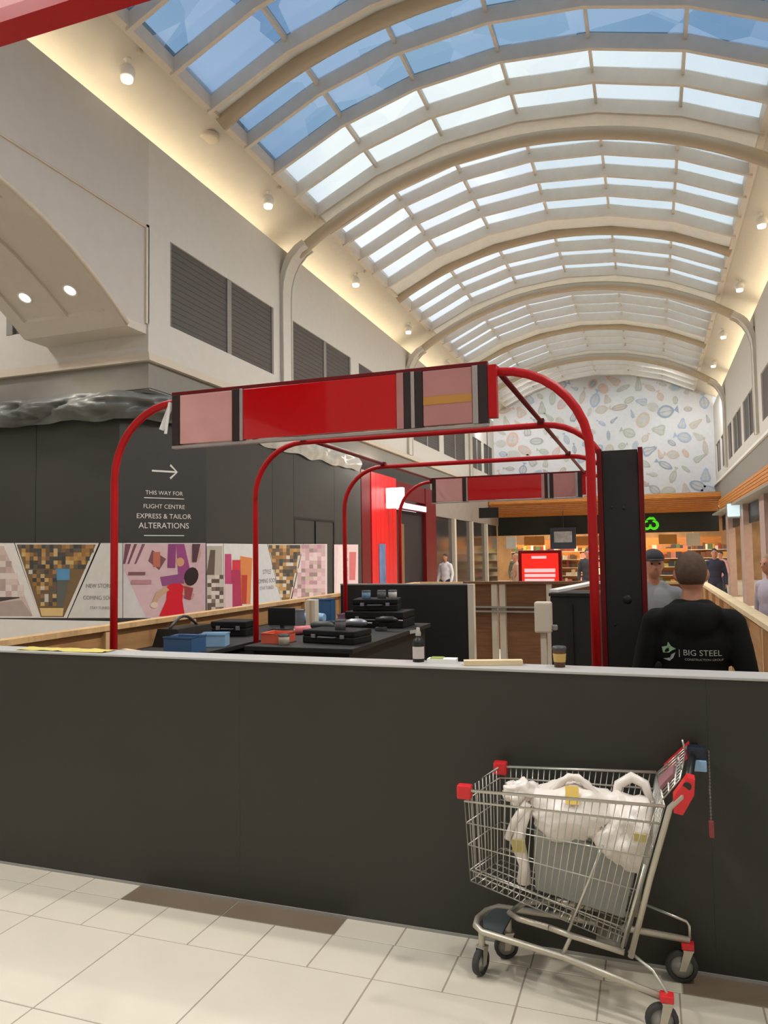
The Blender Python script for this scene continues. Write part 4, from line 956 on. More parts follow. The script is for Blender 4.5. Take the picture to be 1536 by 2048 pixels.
# store shell
c = MB(); c.box(-9, 6, 46, 46.1, 0, 3.6); STW = mat('store_back_wall', S(160, 122, 80), .6, var=.3, scale=1.2); struct('wall_store', c, STW, label='warm timber wall at the back of the supermarket', cat='wall')
c = MB(); c.box(-9, 6, 36.2, 46, 3.5, 3.6); struct('ceiling', c, mat('store_ceiling', S(120, 100, 80), .7), label='supermarket ceiling', cat='ceiling')
for x in (-6, -3.5, -1, 1.5):
    for y in (38, 41, 44): lamp('store_lamp', 'AREA', (x, y, 3.45), 110, (1, .84, .62), (0, 0, 0), shape='SQUARE', size=.8)
PROD = [mat('pack_%d' % i, S(*c_), .5) for i, c_ in enumerate(((200, 150, 80), (150, 60, 50), (90, 110, 70), (220, 205, 180), (120, 90, 70), (60, 60, 70), (190, 120, 110), (170, 160, 90), (230, 225, 215), (110, 70, 40)))]
def gondola(x0, x1, y, h, label, seed, m=SLAT):
    t = thing('shelf_unit', label, 'shelves', ((x0 + x1) / 2, y, 0), 'supermarket shelf units')
    p = MB(); p.box(x0, x1, y + .3, y + .34, 0, h); part('back_panel', p, m, t)
    rg = random.Random(seed); pr = MB(); nsh = int(h / .4)
    for i in range(nsh):
        z = .1 + i * .4; p = MB(); p.box(x0, x1, y - .05, y + .3, z, z + .03); part('shelf', p, CREAMP, t)
        x = x0 + .02
        while x < x1 - .12:
            wd = rg.uniform(.08, .26); hh = rg.uniform(.14, .33); pr.box(x, min(x + wd, x1), y, y + .25, z + .03, z + .03 + hh, rg.randrange(10)); x += wd + .01
    o = part('products', pr, PROD, t); o['kind'] = 'stuff'
    return t
gl_ = [(-6.8, -5.0, 39, 2.1, 'far left supermarket shelf unit with mixed packets'), (-4.9, -3.3, 38.2, 1.7, 'low supermarket shelf unit left of the red screen'), (-3.2, -1.6, 40.5, 2.2, 'supermarket shelf unit behind the red screen'),
       (-1.5, .1, 39, 1.9, 'supermarket shelf unit behind the tall black cabinet'), (.3, 1.7, 38.4, 1.8, 'supermarket shelf unit behind the standing man'), (1.9, 3.6, 39.5, 2.0, 'far right supermarket shelf unit'),
       (-6, -3, 43.5, 2.4, 'tall rear shelf unit on the left of the supermarket'), (-2.8, .6, 44, 2.4, 'tall rear shelf unit in the middle of the supermarket'), (.8, 3.6, 43.5, 2.4, 'tall rear shelf unit on the right of the supermarket')]
for i, a in enumerate(gl_): gondola(*a, seed=20 + i)
for i, (x, w_, z0, z1, m) in enumerate(((-5.9, 1.0, 2.05, 2.5, SLAT), (-3.6, 1.3, 2.0, 2.45, SLAT), (-1.8, .5, 2.0, 2.5, WHITE), (.4, .8, 2.0, 2.45, YEL), (1.6, .6, 1.9, 2.5, CREAMP), (-6.8, .5, 1.9, 2.5, WHITE))):
    t = thing('hanging_sign', 'blank hanging panel over the supermarket aisles, %s from the left' % ORD[(1, 2, 3, 4, 5, 0)[i]], 'sign', (x, 37.6, z1), 'hanging panels over the aisles')
    p = MB(); p.box(x, x + w_, 37.6, 37.64, z0, z1); part('board', p, m, t); p = MB(); p.tube([(x + w_ / 2, 37.62, z1), (x + w_ / 2, 37.62, 3.5)], .012, 6); part('hanger', p, STEEL, t)
# hanging black monitor, small lit sign, navy sign, red screen
t = thing('hanging_monitor', 'black monitor hanging under the far timber bulkhead', 'monitor', (-3.6, 30, 3.1)); c = at(977, 1025, (0, 1, 0), (0, 30, 0))
p = MB(); p.bbox(c.x - .4, c.x + .4, 30, 30.12, c.z - .22, c.z + .2, .015); t.location = (c.x, 30, c.z); part('case', p, BLACK2, t); p = MB(); p.tube([(c.x, 30.06, c.z + .2), (c.x, 30.06, 9.6)], .015, 6); part('drop_pole', p, DGREY, t)
c = at(880, 1043, (0, 1, 0), (0, 28, 0)); t = thing('lit_sign', 'small pale yellow green lit sign left of the black hanging monitor', 'sign', (c.x, 28, c.z))
p = MB(); p.bbox(c.x - .26, c.x + .26, 28, 28.1, c.z - .26, c.z + .26, .02); part('case', p, mat('olive_case', S(100, 96, 70), .5), t)
p = MB(); p.prism([(c.x - .18, 27.99, c.z + .16), (c.x + .18, 27.99, c.z + .16), (c.x, 27.99, c.z - .16)], (0, -.01, 0)); fixnorm(part('lit_face', p, mat('pale_lit_face', S(225, 225, 190), .4, emit=.5), t)); p = MB(); p.tube([(c.x, 28.05, c.z + .26), (c.x, 28.05, 9.0)], .012, 6); part('drop_pole', p, DGREY, t)
c = at(1127, 1076, (0, 1, 0), (0, 35, 0)); t = thing('navy_sign', 'navy hanging sign with a pale panel under the green fascia', 'sign', (c.x, 35, c.z))
p = MB(); p.bbox(c.x - .6, c.x + .55, 35, 35.08, c.z - .5, c.z + .48, .02); part('board', p, mat('navy_board', S(52, 60, 76), .5), t); p = MB(); p.box(c.x - .42, c.x + .38, 34.985, 35, c.z - .2, c.z + .3); part('pale_panel', p, mat('pale_blue_print', S(176, 180, 190), .5, var=.3, scale=4), t); p = MB(); p.tube([(c.x, 35.04, c.z + .48), (c.x, 35.04, 3.66)], .012, 6); part('hanger', p, DGREY, t)
t = thing('red_screen', 'lit red display screen in a dark frame beyond the kiosk', 'screen', (-1.985, 14.5, 0))
p = MB(); p.bbox(-2.40, -1.58, 14.5, 14.6, 1.0, 1.76, .02); part('frame', p, DRED, t); SCR = mat('red_lit_screen', S(226, 36, 24), .4, emit=.7)
p = MB(); p.box(-2.33, -1.64, 14.485, 14.5, 1.05, 1.70); part('display', p, SCR, t)
p = MB()
for z, h, a, b_ in ((1.60, .05, -2.14, -1.86), (1.34, .07, -2.28, -1.70), (1.25, .06, -2.28, -1.70), (1.16, .06, -2.28, -1.72)): p.box(a, b_, 14.478, 14.485, z, z + h)
part('print', p, mat('pink_print', S(245, 196, 200), .4, emit=.5), t); p = MB(); p.box(-2.03, -1.95, 14.52, 14.58, 0, 1.0); p.box(-2.25, -1.73, 14.4, 14.7, 0, .02); part('stand', p, BLACK2, t)

# red hanging banner at the top left
t = thing('hanging_banner', 'red edged banner box hanging at the upper left corner of the photo', 'banner', (-4.2, 3.0, 4.63))
p = MB(); p.bbox(-5.4, -2.0, 3.0, 3.12, 4.66, 5.7, .01); part('face', p, mat('pink_sheen_banner', S(216, 120, 120), .35, var=.05), t)  # light reflected off the face is put into its pink colour
p = MB(); p.box(-5.42, -1.98, 2.985, 3.135, 4.62, 4.70); part('bottom_rail', p, RED, t)
for x in (-5.2, -2.2): p = MB(); p.tube([(x, 3.06, 5.7), (x, 3.06, 9.3)], .006, 6); part('cable', p, STEEL, t)

# ------------------------------------------------------------------ shopping trolley
V = Vector
tr = thing('shopping_trolley', 'wire shopping trolley with red corners parked against the dark hoarding', 'trolley', (-.35, 3.17, 0))
A, C_, B_, D_ = V((-.745, 3.03, .77)), V((.02, 2.965, .80)), V((-.655, 3.335, .79)), V((-.005, 3.365, .81))
A2, C2, B2, D2 = V((-.735, 3.075, .395)), V((-.135, 3.02, .255)), V((-.655, 3.31, .40)), V((-.125, 3.33, .255))
def wires(p00, p10, p11, p01, nu, vs, r=.0021, rh=.0026):
    b = MB()
    for i in range(nu + 1):
        u = i / nu; b.tube([p00.lerp(p10, u), p01.lerp(p11, u)], r, 5)
    for v in vs:
        b.tube([p00.lerp(p01, v), p10.lerp(p11, v)], rh, 5)
    return b
part('wire_side', wires(A, C_, C2, A2, 27, (.12, .36, .6, .88, 1)), CHROME, tr)
part('wire_side', wires(B_, D_, D2, B2, 27, (.12, .36, .6, .88, 1)), CHROME, tr)
part('wire_front', wires(A, B_, B2, A2, 10, (.12, .36, .6, .88, 1)), CHROME, tr)
part('wire_floor', wires(A2, C2, D2, B2, 20, (.0, .2, .4, .6, .8, 1)), CHROME, tr)
part('wire_gate', wires(C_, D_, D2, C2, 12, (.0, .3, .6, .9)), CHROME, tr)
part('wire_inner_rib', wires(A2 + V((.02, 0, .05)), C2 + V((0, 0, .05)), D2 + V((0, 0, .05)), B2 + V((.02, 0, .05)), 2, (0, 1)), CHROME, tr)
b = MB(); b.tube([C_, A, B_, D_], .0065, 8); part('rim_tube', b, CHROME, tr)
b = MB(); lo = .12; b.tube([C_.lerp(C2, lo), A.lerp(A2, lo), B_.lerp(B2, lo), D_.lerp(D2, lo)], .0045, 8); part('rim_tube', b, CHROME, tr)
CR = mat('trolley_red_plastic', S(214, 40, 44), .35)
for q in (A, B_):
    b = MB(); b.bbox(q.x - .026, q.x + .032, q.y - .02, q.y + .026, q.z - .032, q.z + .022, .008); part('corner_cap', b, CR, tr, 'red corner cap')
HN, HF = V((.10, 2.96, .885)), V((.145, 3.37, .925))
for q2, q, h in ((C2, C_, HN), (D2, D_, HF)):
    e = 1 if q is D_ else -1; o = V((.018, e * .012, 0))
    b = MB(); b.tube([q2 + o + V((0, 0, -.03)), q2.lerp(q, .5) + o, q + o, q.lerp(h, .5) + o, h], .011, 10); part('upright_tube', b, ZINC, tr)
    b = MB(); b.tube([q2 + o + V((-.03, 0, 0)), q2.lerp(q, .6) + o + V((-.03, 0, 0))], .006, 8); part('hinge_rod', b, CHROME, tr)
b = MB(); b.tube([HN - V((.002, .02, 0)), HN.lerp(HF, .5), HF + V((.002, .02, 0))], .015, 12); part('handle_bar', b, BLACK2, tr, 'black handle bar')
d = (HN - C_); m_ = C_.lerp(HN, .62) + V((.012, -.008, .0))
b = MB(); b.prism([C_ + V((.03, -.02, -.015)), C_ + V((.03, -.02, .04)), HN + V((.0, -.02, .03)), HN + V((.025, -.02, .025)), HN + V((.02, -.02, -.03)), C_ + V((.06, -.02, -.02))], (0, .05, .004)); fixnorm(part('handle_bracket', b, CR, tr, 'red handle bracket'))
b = MB(); f_ = D_ + V((.03, -.03, 0)); b.prism([f_, f_ + V((0, 0, .035)), HF + V((-.02, -.03, .02)), HF + V((-.01, -.03, -.03))], (0, .04, 0)); fixnorm(part('handle_bracket', b, CR, tr, 'red handle bracket'))
b = MB(); b.bbox(.115, .185, 3.24, 3.31, .885, .95, .012); lk = part('coin_lock', b, mat('navy_black_plastic', S(24, 30, 44), .4), tr, 'dark coin lock')
b = MB(); b.bbox(.118, .182, 3.228, 3.242, .862, .905, .004); part('lock_face', b, LBLUE, lk)
b = MB()
for i in range(22):
    z = .93 - i * .0135; b.ball((.192, 3.27, z), (.0045, .0045, .008), 6, 5)
part('lock_chain', b, mat('chain_metal', S(120, 110, 104), .4, .4), tr, 'hanging chain'); b = MB(); b.bbox(.182, .202, 3.262, 3.278, .60, .665, .004); part('chain_key', b, mat('worn_red_plastic', S(140, 60, 58), .5), tr, 'red chain end')
# folded child seat between gate and handle
s0, s1, s2, s3 = V((.015, 3.0, .815)), V((0, 3.33, .82)), V((.115, 3.34, .93)), V((.075, 3.0, .89))
part('child_seat_wires', wires(s0, s1, s2, s3, 9, (0, .35, .7, 1), .003, .004), CHROME, tr)
b = MB(); b.prism([s0.lerp(s1, .3), s0.lerp(s1, .62), s3.lerp(s2, .62).lerp(s0.lerp(s1, .62), .35), s3.lerp(s2, .3).lerp(s0.lerp(s1, .3), .35)], (-.006, 0, .012)); fixnorm(part('seat_flap', b, mat('dusty_pink_plastic', S(150, 104, 108), .5), tr))
for k in (.25, .8):
    q = s3.lerp(s2, k); b = MB(); b.tube([q, q + V((-.01, 0, .05))], .004, 6); part('seat_hook', b, CHROME, tr)
# chassis
near = [V((.012, 2.945, .128)), V((-.37, 3.05, .165)), V((-.70, 3.115, .178)), V((-.735, 3.15, .183)), V((-.738, 3.2, .188)), V((-.715, 3.27, .192)), V((-.67, 3.31, .197)), V((-.41, 3.325, .19)), V((.10, 3.33, .165))]
b = MB(); b.tube(near, .0135, 10); part('chassis_tube', b, ZINC, tr)
b = MB(); b.prism([V((-.70, 3.14, .172)), V((-.715, 3.2, .18)), V((-.68, 3.29, .188)), V((-.60, 3.30, .186)), V((-.62, 3.12, .170))], (0, 0, .012)); fixnorm(part('nose_plate', b, mat('slate_plastic', S(70, 78, 78), .5), tr))
b = MB(); b.tube([V((-.42, 3.06, .262)), V((-.34, 3.05, .25)), V((-.14, 3.02, .232))], .012, 8); b.tube([V((-.42, 3.3, .262)), V((-.34, 3.31, .25)), V((-.13, 3.33, .232))], .012, 8)
b.tube([V((-.42, 3.06, .262)), V((-.55, 3.12, .25)), V((-.60, 3.19, .235)), V((-.55, 3.27, .25)), V((-.42, 3.3, .262))], .012, 8); b.bar((-.2, 3.03, .238), (-.2, 3.33, .238), .09, .006); part('basket_cradle', b, ZINC, tr)
for p_, q_ in ((V((-.335, 3.05, .25)), V((-.372, 3.05, .168))), (V((-.335, 3.31, .25)), V((-.372, 3.32, .192)))):
    b = MB(); b.tube([p_, q_], .008, 8); part('cradle_strut', b, ZINC, tr)
b = MB(); b.tube([V((-.125, 3.02, .24)), V((-.04, 2.995, .195)), V((.0, 2.955, .155)), V((.012, 2.95, .13))], .006, 8); part('stay_wire', b, CHROME, tr)
b = MB(); b.tube([V((-.10, 3.345, .285)), V((.09, 3.335, .235)), V((.10, 3.33, .22)), V((.10, 3.33, .168))], .006, 8); part('stay_wire', b, CHROME, tr)
b = MB(); b.tube([V((-.205, 3.008, .62)), V((-.345, 3.035, .27))], .0055, 8); part('side_brace', b, CHROME, tr)
def caster(cx, cy, r, ang, ztop, red, lead):
    t_ = part('caster', MB().box(0, 0, 0, 0, 0, 0), ZINC, tr) if False else None
    M = Matrix.Translation(V((cx, cy, r))) @ Matrix.Rotation(ang, 4, 'Z')
    def tf(b): b.v = [tuple(M @ V(v)) for v in b.v]; return b
    f = MB()
    for s in (-1, 1):
        f.prism([(-.012, s * .019 - .0015, -.012), (.012, s * .019 - .0015, -.012), (lead + .018, s * .019 - .0015, r + .004), (lead - .018, s * .019 - .0015, r + .004)], (0, .003, 0))
    f.box(lead - .02, lead + .02, -.021, .021, r + .002, r + .008); fo = fixnorm(part('caster_fork', tf(f), ZINC, tr))
    wl_ = MB(); wl_.lathe([(r * .72, -.013), (r * .95, -.013), (r, -.006), (r, .006), (r * .95, .013), (r * .72, .013)], (0, 0, 0), 22, 'y'); part('tyre', tf(wl_), RUBBER, fo)
    h = MB(); h.lathe([(0, -.011), (r * .3, -.012), (r * .34, -.006), (r * .72, -.007), (r * .74, 0), (r * .72, .007), (r * .34, .006), (r * .3, .012), (0, .011)], (0, 0, 0), 18, 'y'); part('hub', tf(h), GREYP, fo)
    st = MB(); p = M @ V((lead, 0, r + .006)); st.lathe([(.014, -.004), (.014, ztop - p.z)], (p.x, p.y, p.z), 10)
    part('stem', st, ZINC, fo)
    if red:
        c = MB(); c.bbox(p.x - .024, p.x + .024, p.y - .022, p.y + .022, p.z + .002, p.z + .026, .005); part('brake_cap', c, CR, fo, 'red cap')
caster(-.712, 3.128, .052, math.radians(72), .168, False, .012)
caster(-.635, 3.285, .052, math.radians(25), .185, False, .012)
caster(-.015, 2.94, .058, math.radians(12), .118, True, .02)
caster(.065, 3.325, .062, math.radians(8), .155, True, .026)

# shopping bags in the trolley
BAGM = mat('white_carrier_bag', S(232, 222, 212), .32, var=.06, scale=14, bump=.35)
BAGG = mat('grey_tote_fabric', S(146, 146, 138), .7, var=.06, scale=10)
TAGY = mat('yellow_tag', S(226, 190, 92), .5); TAGD = mat('dull_gold_tag', S(190, 172, 104), .5)
def lump(c, r, amp, fr, seed, flat=None):
    bm = bmesh.new(); bmesh.ops.create_icosphere(bm, subdivisions=4, radius=1); vs = []
    for v in bm.verts:
        p = v.co.normalized(); q = p * fr + V((seed, seed * 1.7, 0))
        k = 1 + amp * (noise.noise(q) + .6 * abs(noise.noise(q * 2.3)) - .15 + .35 * abs(noise.noise(q * 5)))
        w_ = V((p.x * r[0], p.y * r[1], p.z * r[2])) * k + V(c)
        vs.append(w_)
    bm.verts.index_update(); b = MB(); b.add(vs, [[v.index for v in f.verts] for f in bm.faces], True); bm.free(); return b
def keep_in(b, pad=.012):
    """squeeze a bag inside the tapering basket"""
    out = []
    for v in b.v:
        x, y, z = v; u = min(max((x - A.x) / (C_.x - A.x), 0), 1); w = min(max((A.lerp(C_, u).z - z) / .45, 0), 1)
        yn = A.lerp(C_, u).lerp(A2.lerp(C2, u), w).y + pad; yf = B_.lerp(D_, u).lerp(B2.lerp(D2, u), w).y - pad
        zb = A2.lerp(C2, min(max((x - A2.x) / (C2.x - A2.x), 0), 1)).z + .062
        xr = C2.lerp(C_, min(max((z - C2.z) / (C_.z - C2.z), 0), 1)).x - .02
        out.append((min(x, xr), min(max(y, yn), yf), max(z, zb)))
    b.v = out; return b
t = thing('shopping_bag', 'large bulging white carrier bag with a yellow tag in the middle of the trolley', 'bag', (-.33, 3.17, .56), 'white carrier bags')
part('sack', keep_in(lump((-.325, 3.17, .685), (.185, .12, .11), .30, 1.6, 3)), BAGM, t)
b = MB(); b.tube([V((-.42, 3.15, .74)) + V((.10 * i / 12 * 2, .0, .085 * math.sin(PI * i / 12))) for i in range(13)], [.012 + .006 * (i % 2) for i in range(13)], 8); part('handle_loop', b, BAGM, t)
b = MB(); b.obox((-.32, 3.075, .775), .026, .003, .035, .1, -.5); part('yellow_tag', b, TAGY, t)
t = thing('shopping_bag', 'white carrier bag slumped at the handle end of the trolley', 'bag', (-.13, 3.17, .5), 'white carrier bags')
part('sack', keep_in(lump((-.125, 3.16, .625), (.12, .13, .13), .34, 1.8, 8)), BAGM, t)
b = MB(); b.tube([V((-.17, 3.2, .72)), V((-.15, 3.22, .79)), V((-.1, 3.23, .82)), V((-.05, 3.22, .80)), V((-.03, 3.2, .74))], [.014, .02, .022, .02, .014], 8); part('handle_loop', b, BAGM, t)
b = MB(); b.obox((-.07, 3.03, .655), .022, .003, .014, -.1); part('gold_tag', b, TAGD, t)
t = thing('shopping_bag', 'knotted thin white bag hanging down at the front of the trolley', 'bag', (-.53, 3.15, .45), 'white carrier bags')
b = MB(); b.tube([V((-.50, 3.12, .70)), V((-.53, 3.11, .62)), V((-.545, 3.11, .56)), V((-.52, 3.11, .47)), V((-.525, 3.12, .40))], [.02, .024, .03, .022, .03], 10); part('twisted_neck', b, BAGM, t)
b = MB(); b.tube([V((-.50, 3.11, .72)), V((-.555, 3.1, .64)), V((-.585, 3.1, .57))], [.02, .016, .014], 8); part('strip', b, BAGM, t)
part('knot', keep_in(lump((-.53, 3.15, .745), (.07, .05, .045), .5, 2, 5)), BAGM, t)
b = MB(); b.obox((-.535, 3.078, .555), .026, .003, .024, .1); part('gold_tag', b, TAGD, t)
t = thing('tote_bag', 'grey fabric tote standing low in the trolley under the white bags', 'bag', (-.3, 3.17, .33))
b = MB(); pts = [(-.475, .388), (-.475, .62), (-.30, .60), (-.15, .56), (-.09, .54), (-.14, .325)]
b.prism([(x, 3.09, z) for x, z in pts], (0, .17, 0)); fixnorm(part('body', b, BAGG, t)); b = MB()
for y in (3.1, 3.25): b.tube([(-.42, y, .6), (-.40, y, .66), (-.3, y, .67), (-.26, y, .6)], .006, 6)
part('strap', b, BAGG, t)

# ------------------------------------------------------------------ people
SKIN = mat('skin', S(186, 128, 102), .55, var=.05); SKIN2 = mat('skin_pale', S(206, 160, 138), .55, var=.05)
def fuse(name, mb, m, parent, voxel, it=4):
    """merge overlapping closed pieces into one continuous smooth surface"""
    o = mb.build('tmp', m); fixnorm(o)
    r = o.modifiers.new('r', 'REMESH'); r.mode = 'VOXEL'; r.voxel_size = voxel; r.use_smooth_shade = True
    s_ = o.modifiers.new('s', 'SMOOTH'); s_.factor = .5; s_.iterations = it
    dg = bpy.context.evaluated_depsgraph_get(); me = bpy.data.meshes.new_from_object(o.evaluated_get(dg)); me.name = name
    for p in me.polygons: p.use_smooth = True
    if not me.materials: me.materials.append(m)
    bpy.data.objects.remove(o)
    ob = bpy.data.objects.new(name, me); COL.objects.link(ob); ob.parent = parent
    return ob
def person(label, loc, rz, h, top, legs, hair, shoes=None, skin=None, armL=None, armR=None, cap=None, voxel=.016, stride=.08, bulk=1.0, group=None, hood=False, sleeve=1.0, lean=0.0):
    """standing figure facing its own +y; arms given as (elbow, wrist) for left/right"""
    k = h / 1.75; sk = skin or SKIN; t = thing('person', label, 'person', loc, group, rz); t.scale = (1, 1, 1)
    def P(x, y, z): return V((x * k, (y + lean * max(0, z - .9)) * k, z * k))
    aL = armL or ((-.255, -.02, 1.10), (-.25, .08, .86)); aR = armR or ((.255, -.02, 1.10), (.25, .08, .86))
    body = MB()
    def torso(b, g):
        b.ball(P(0, 0, .95), ((.155 * bulk + g) * k, (.105 * bulk + g) * k, (.13 + g) * k), 16, 10)
        b.ball(P(0, .01, 1.10), ((.145 * bulk + g) * k, (.10 * bulk + g) * k, (.19 + g) * k), 16, 10)
        b.ball(P(0, 0, 1.27), ((.168 * bulk + g) * k, (.108 * bulk + g) * k, (.19 + g) * k), 16, 10)
        b.cap(P(-.165 * bulk, -.01, 1.385), P(.165 * bulk, -.01, 1.385), (.062 + g) * k, (.062 + g) * k, 12)
        b.cap(P(-.06, -.02, 1.44), P(.06, -.02, 1.44), (.055 + g) * k, (.055 + g) * k, 12)
    def arm(b, s, a, g, upto=1.0):
        sh = P(s * .19 * bulk, -.01, 1.375); e = P(*a[0]); w_ = P(*a[1])
        b.cap(sh, e, (.05 * bulk + g) * k, (.041 + g) * k, 12)
        b.cap(e, e.lerp(w_, upto), (.041 + g) * k, (.029 + g) * k, 12); return e, w_
    def leg(b, s, g):
        hp = P(s * .085, 0, .9); kn = P(s * .095, .02 + s * stride * .5, .5); an = P(s * .1, s * stride - .02, .09)
        b.cap(hp, kn, (.083 * bulk + g) * k, (.056 + g) * k, 12); b.cap(kn, an, (.056 + g) * k, (.042 + g) * k, 12); return an
    torso(body, 0)
    hands = []
    for s, a in ((-1, aL), (1, aR)):
        e, w_ = arm(body, s, a, 0); d = (w_ - e).normalized(); side = V((s, 0, 0)); side = (side - d * side.dot(d)).normalized(); nrm = d.cross(side)
        pc = w_ + d * .05 * k
        body.cap(w_, pc + d * .02 * k, .024 * k, .03 * k, 10); body.cap(pc - nrm * .016 * k, pc + nrm * .016 * k + d * .02 * k, .018 * k, .018 * k, 8)
        for q, (off, ln) in enumerate(((-.028, .068), (-.009, .078), (.010, .072), (.028, .056))):
            b0 = pc + nrm * off * k + d * .03 * k; b1 = b0 + d * ln * .55 * k - side * .008 * k; b2 = b1 + d * ln * .35 * k - side * .024 * k
            body.cap(b0, b1, .0095 * k, .009 * k, 8); body.cap(b1, b2, .009 * k, .0075 * k, 8)
        th0 = pc - nrm * .02 * k - d * .015 * k; th1 = th0 - nrm * .03 * k + d * .025 * k; body.cap(th0, th1, .012 * k, .0105 * k, 8); body.cap(th1, th1 + d * .03 * k, .0105 * k, .009 * k, 8)
    for s in (-1, 1):
        an = leg(body, s, 0); body.ball(an + V((0, .06, -.045)) * k, (.042 * k, .125 * k, .042 * k), 12, 8)
    # neck and head
    body.cap(P(0, -.015, 1.42), P(0, .005, 1.55), .056 * k, .052 * k, 12)
    hc = P(0, .012, 1.645)
    body.ball(hc, (.077 * k, .094 * k, .105 * k), 18, 14); body.ball(hc + V((0, .03, -.055)) * k, (.058 * k, .062 * k, .062 * k), 14, 10)
    body.cap(hc + V((0, .088, .0)) * k, hc + V((0, .104, -.028)) * k, .010 * k, .014 * k, 8)
    body.cap(hc + V((-.022, .083, -.062)) * k, hc + V((.022, .083, -.062)) * k, .008 * k, .008 * k, 8)
    body.cap(hc + V((-.04, .082, .022)) * k, hc + V((.04, .082, .022)) * k, .011 * k, .011 * k, 8)
    for s in (-1, 1): body.ball(hc + V((s * .080, -.005, -.008)) * k, (.013 * k, .022 * k, .034 * k), 10, 8)
    bo = fuse('body', body, sk, t, voxel, 2)
    for s in (-1, 1):
        e_ = MB(); e_.ball(hc + V((s * .031, .0885, .004)) * k, (.011 * k, .006 * k, .007 * k), 8, 6); e_.build('eye', BLACK2, bo)
    # clothes
    c = MB(); torso(c, .018)
    for s, a in ((-1, aL), (1, aR)): arm(c, s, a, .016, sleeve)
    if hood:
        c.cap(P(-.10, -.075, 1.43), P(.10, -.075, 1.43), .06 * k, .06 * k, 12); c.ball(P(0, -.10, 1.40), (.125 * k, .06 * k, .10 * k), 14, 10); c.cap(P(-.085, -.02, 1.455), P(.085, -.02, 1.455), .045 * k, .045 * k, 10)
    tp = fuse('hoodie' if hood else 'top', c, top, t, max(.014, voxel), 5)
    c = MB(); c.ball(P(0, 0, .93), ((.155 * bulk + .012) * k, (.105 * bulk + .012) * k, .12 * k), 16, 10)
    for s in (-1, 1): leg(c, s, .018)
    fuse('trousers', c, legs, t, .018, 4)
    for s in (-1, 1):
        an = P(s * .1, s * stride - .02, .09); c = MB(); c.ball(an + V((0, .06, -.045)) * k, (.052 * k, .14 * k, .052 * k), 14, 8); c.v = [(v[0], v[1], max(v[2], 0)) for v in c.v]; c.build('shoe', shoes or BLACK2, t)
    hb = MB(); hh = hc + V((0, -.014, .016)) * k
    hb.ball(hh, (.083 * k, .095 * k, .105 * k), 18, 12)
    hb.v = [(v[0], v[1], max(v[2], (hc.z - .06 * k) if v[1] < hc.y - .01 * k else (hc.z + .035 * k))) for v in hb.v]
    hb.build('hair', hair, t)
    if cap:
        cb = MB(); cb.ball(hc + V((0, 0, .045)) * k, (.09 * k, .106 * k, .085 * k), 16, 10); cb.v = [(v[0], v[1], max(v[2], hc.z + .035 * k)) for v in cb.v]
        cb.prism([(hc.x - .07 * k, hc.y + .08 * k, hc.z + .036 * k), (hc.x + .07 * k, hc.y + .08 * k, hc.z + .036 * k), (hc.x + .045 * k, hc.y + .17 * k, hc.z + .03 * k), (hc.x - .045 * k, hc.y + .17 * k, hc.z + .03 * k)], (0, 0, .008 * k)); cb.build('cap', cap, t)
    return t, tp, k
BLKF = mat('black_fleece', S(24, 25, 24), .9, var=.1, scale=12, spec=.2); HAIRB = mat('cropped_brown_hair', S(84, 64, 48), .8, var=.15, scale=40, bump=.3)
DENIM = mat('dark_denim', S(50, 56, 70), .8); NAVY = mat('navy_cloth', S(44, 46, 66), .8); GREYT = mat('grey_cloth', S(132, 134, 138), .8); LILAC = mat('lilac_cloth', S(176, 166, 178), .8)
OLIVEC = mat('olive_cloth', S(96, 92, 76), .8); WHITEC = mat('white_cloth', S(214, 212, 216), .8); TAN = mat('tan_cloth', S(160, 128, 104), .8); HAIRD = mat('dark_hair', S(40, 32, 28), .7); HAIRL = mat('light_hair', S(150, 116, 80), .7); CAPD = mat('charcoal_cap', S(52, 50, 54), .8)
man, hoodie, k = person('man in a black hoodie with a back print standing inside the kiosk, seen from behind', (.2, 4.28, 0), math.radians(-3), 1.71, BLKF, DENIM, HAIRB, voxel=.009, bulk=1.06, hood=True, armL=((-.275, -.02, 1.08), (-.17, .22, 1.12)), armR=((.265, -.03, 1.08), (.2, .19, .98)), stride=.04)
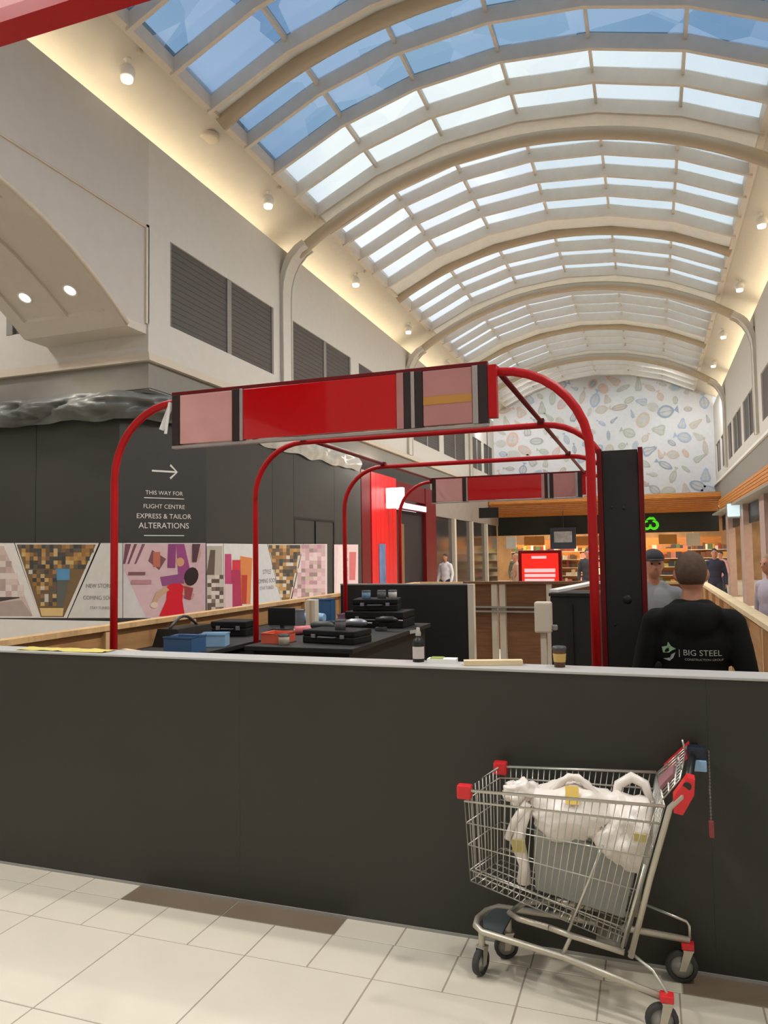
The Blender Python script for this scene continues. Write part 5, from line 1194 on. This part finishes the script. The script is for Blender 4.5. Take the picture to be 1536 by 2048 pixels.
# back print laid onto the hoodie
hm = hoodie.data; tree = BVHTree.FromPolygons([v.co for v in hm.vertices], [tuple(p.vertices) for p in hm.polygons])
lg = MB(); g2 = MB()
zc = 1.205; add_text(lg, '| BIG STEEL', .042, (-.075, 0, zc), (1, 0, 0), (0, 0, 1), align='LEFT')
add_text(lg, 'CONSTRUCTION GROUP', .016, (-.045, 0, zc - .034), (1, 0, 0), (0, 0, 1), align='LEFT')
lg.v = list(lg.v)
for s, pts in ((g2, [(-.155, .022), (-.128, .03), (-.123, .052), (-.108, .03), (-.085, .018), (-.105, .008), (-.12, -.004), (-.15, -.008)]), (lg, [(-.15, -.04), (-.118, -.048), (-.10, -.03), (-.088, .0), (-.108, -.012), (-.115, -.03)])):
    s.add([(x, 0, zc + z) for x, z in pts], [tuple(range(len(pts)))])
def conform(b):
    out = []
    for x, y, z in b.v:
        hit = tree.ray_cast(V((x, -1, z)), V((0, 1, 0)))
        out.append((x, (hit[0].y if hit[0] else -.15) - .003, z))
    b.v = out; return b
conform(lg).build('back_print', mat('grey_white_print', S(196, 196, 190), .6), hoodie); conform(g2).build('back_print', mat('pale_green_print', S(150, 190, 150), .6), hoodie)
person('person in a grey top and dark cap facing the kiosk behind the black hoodie man', (.02, 6.6, 0), PI + .2, 1.72, GREYT, DENIM, HAIRD, cap=CAPD, armL=((-.27, .02, 1.08), (-.2, .25, 1.1)), armR=((.27, .02, 1.1), (.16, .26, 1.16)), voxel=.013)
person('shopper in a lilac top and navy trousers at the right photo edge', (1.24, 9.2, 0), math.radians(120), 1.66, LILAC, NAVY, HAIRL, voxel=.014)
person('person in a navy top standing at the supermarket entrance right of the hoodie man', (1.55, 21, 0), PI, 1.74, NAVY, DENIM, HAIRD, voxel=.02)
person('shopper in a white top left of the walnut kiosk screen', (-6.1, 23, 0), PI * .9, 1.70, WHITEC, NAVY, HAIRD, voxel=.02)
person('shopper in an olive top in the far aisle left of the red screen', (-4.35, 26, 0), PI * 1.1, 1.72, OLIVEC, DENIM, HAIRD, voxel=.022)
person('shopper in a tan top walking left of the red screen', (-3.7, 22, 0), PI * .6, 1.68, TAN, DENIM, HAIRL, voxel=.022, stride=.16)
person('shopper in a dark top right of the red screen', (-1.75, 23, 0), PI, 1.78, CAPD, DENIM, HAIRD, voxel=.022)
person('shopper in a grey top far behind on the left of the hoodie man', (-.55, 25, 0), PI * 1.2, 1.72, GREYT, NAVY, HAIRL, voxel=.022)
person('shopper in a pink top at the far right by the timber bulkhead', (2.1, 26, 0), PI * .8, 1.66, mat('pink_cloth', S(196, 150, 150), .8), DENIM, HAIRD, voxel=.022)
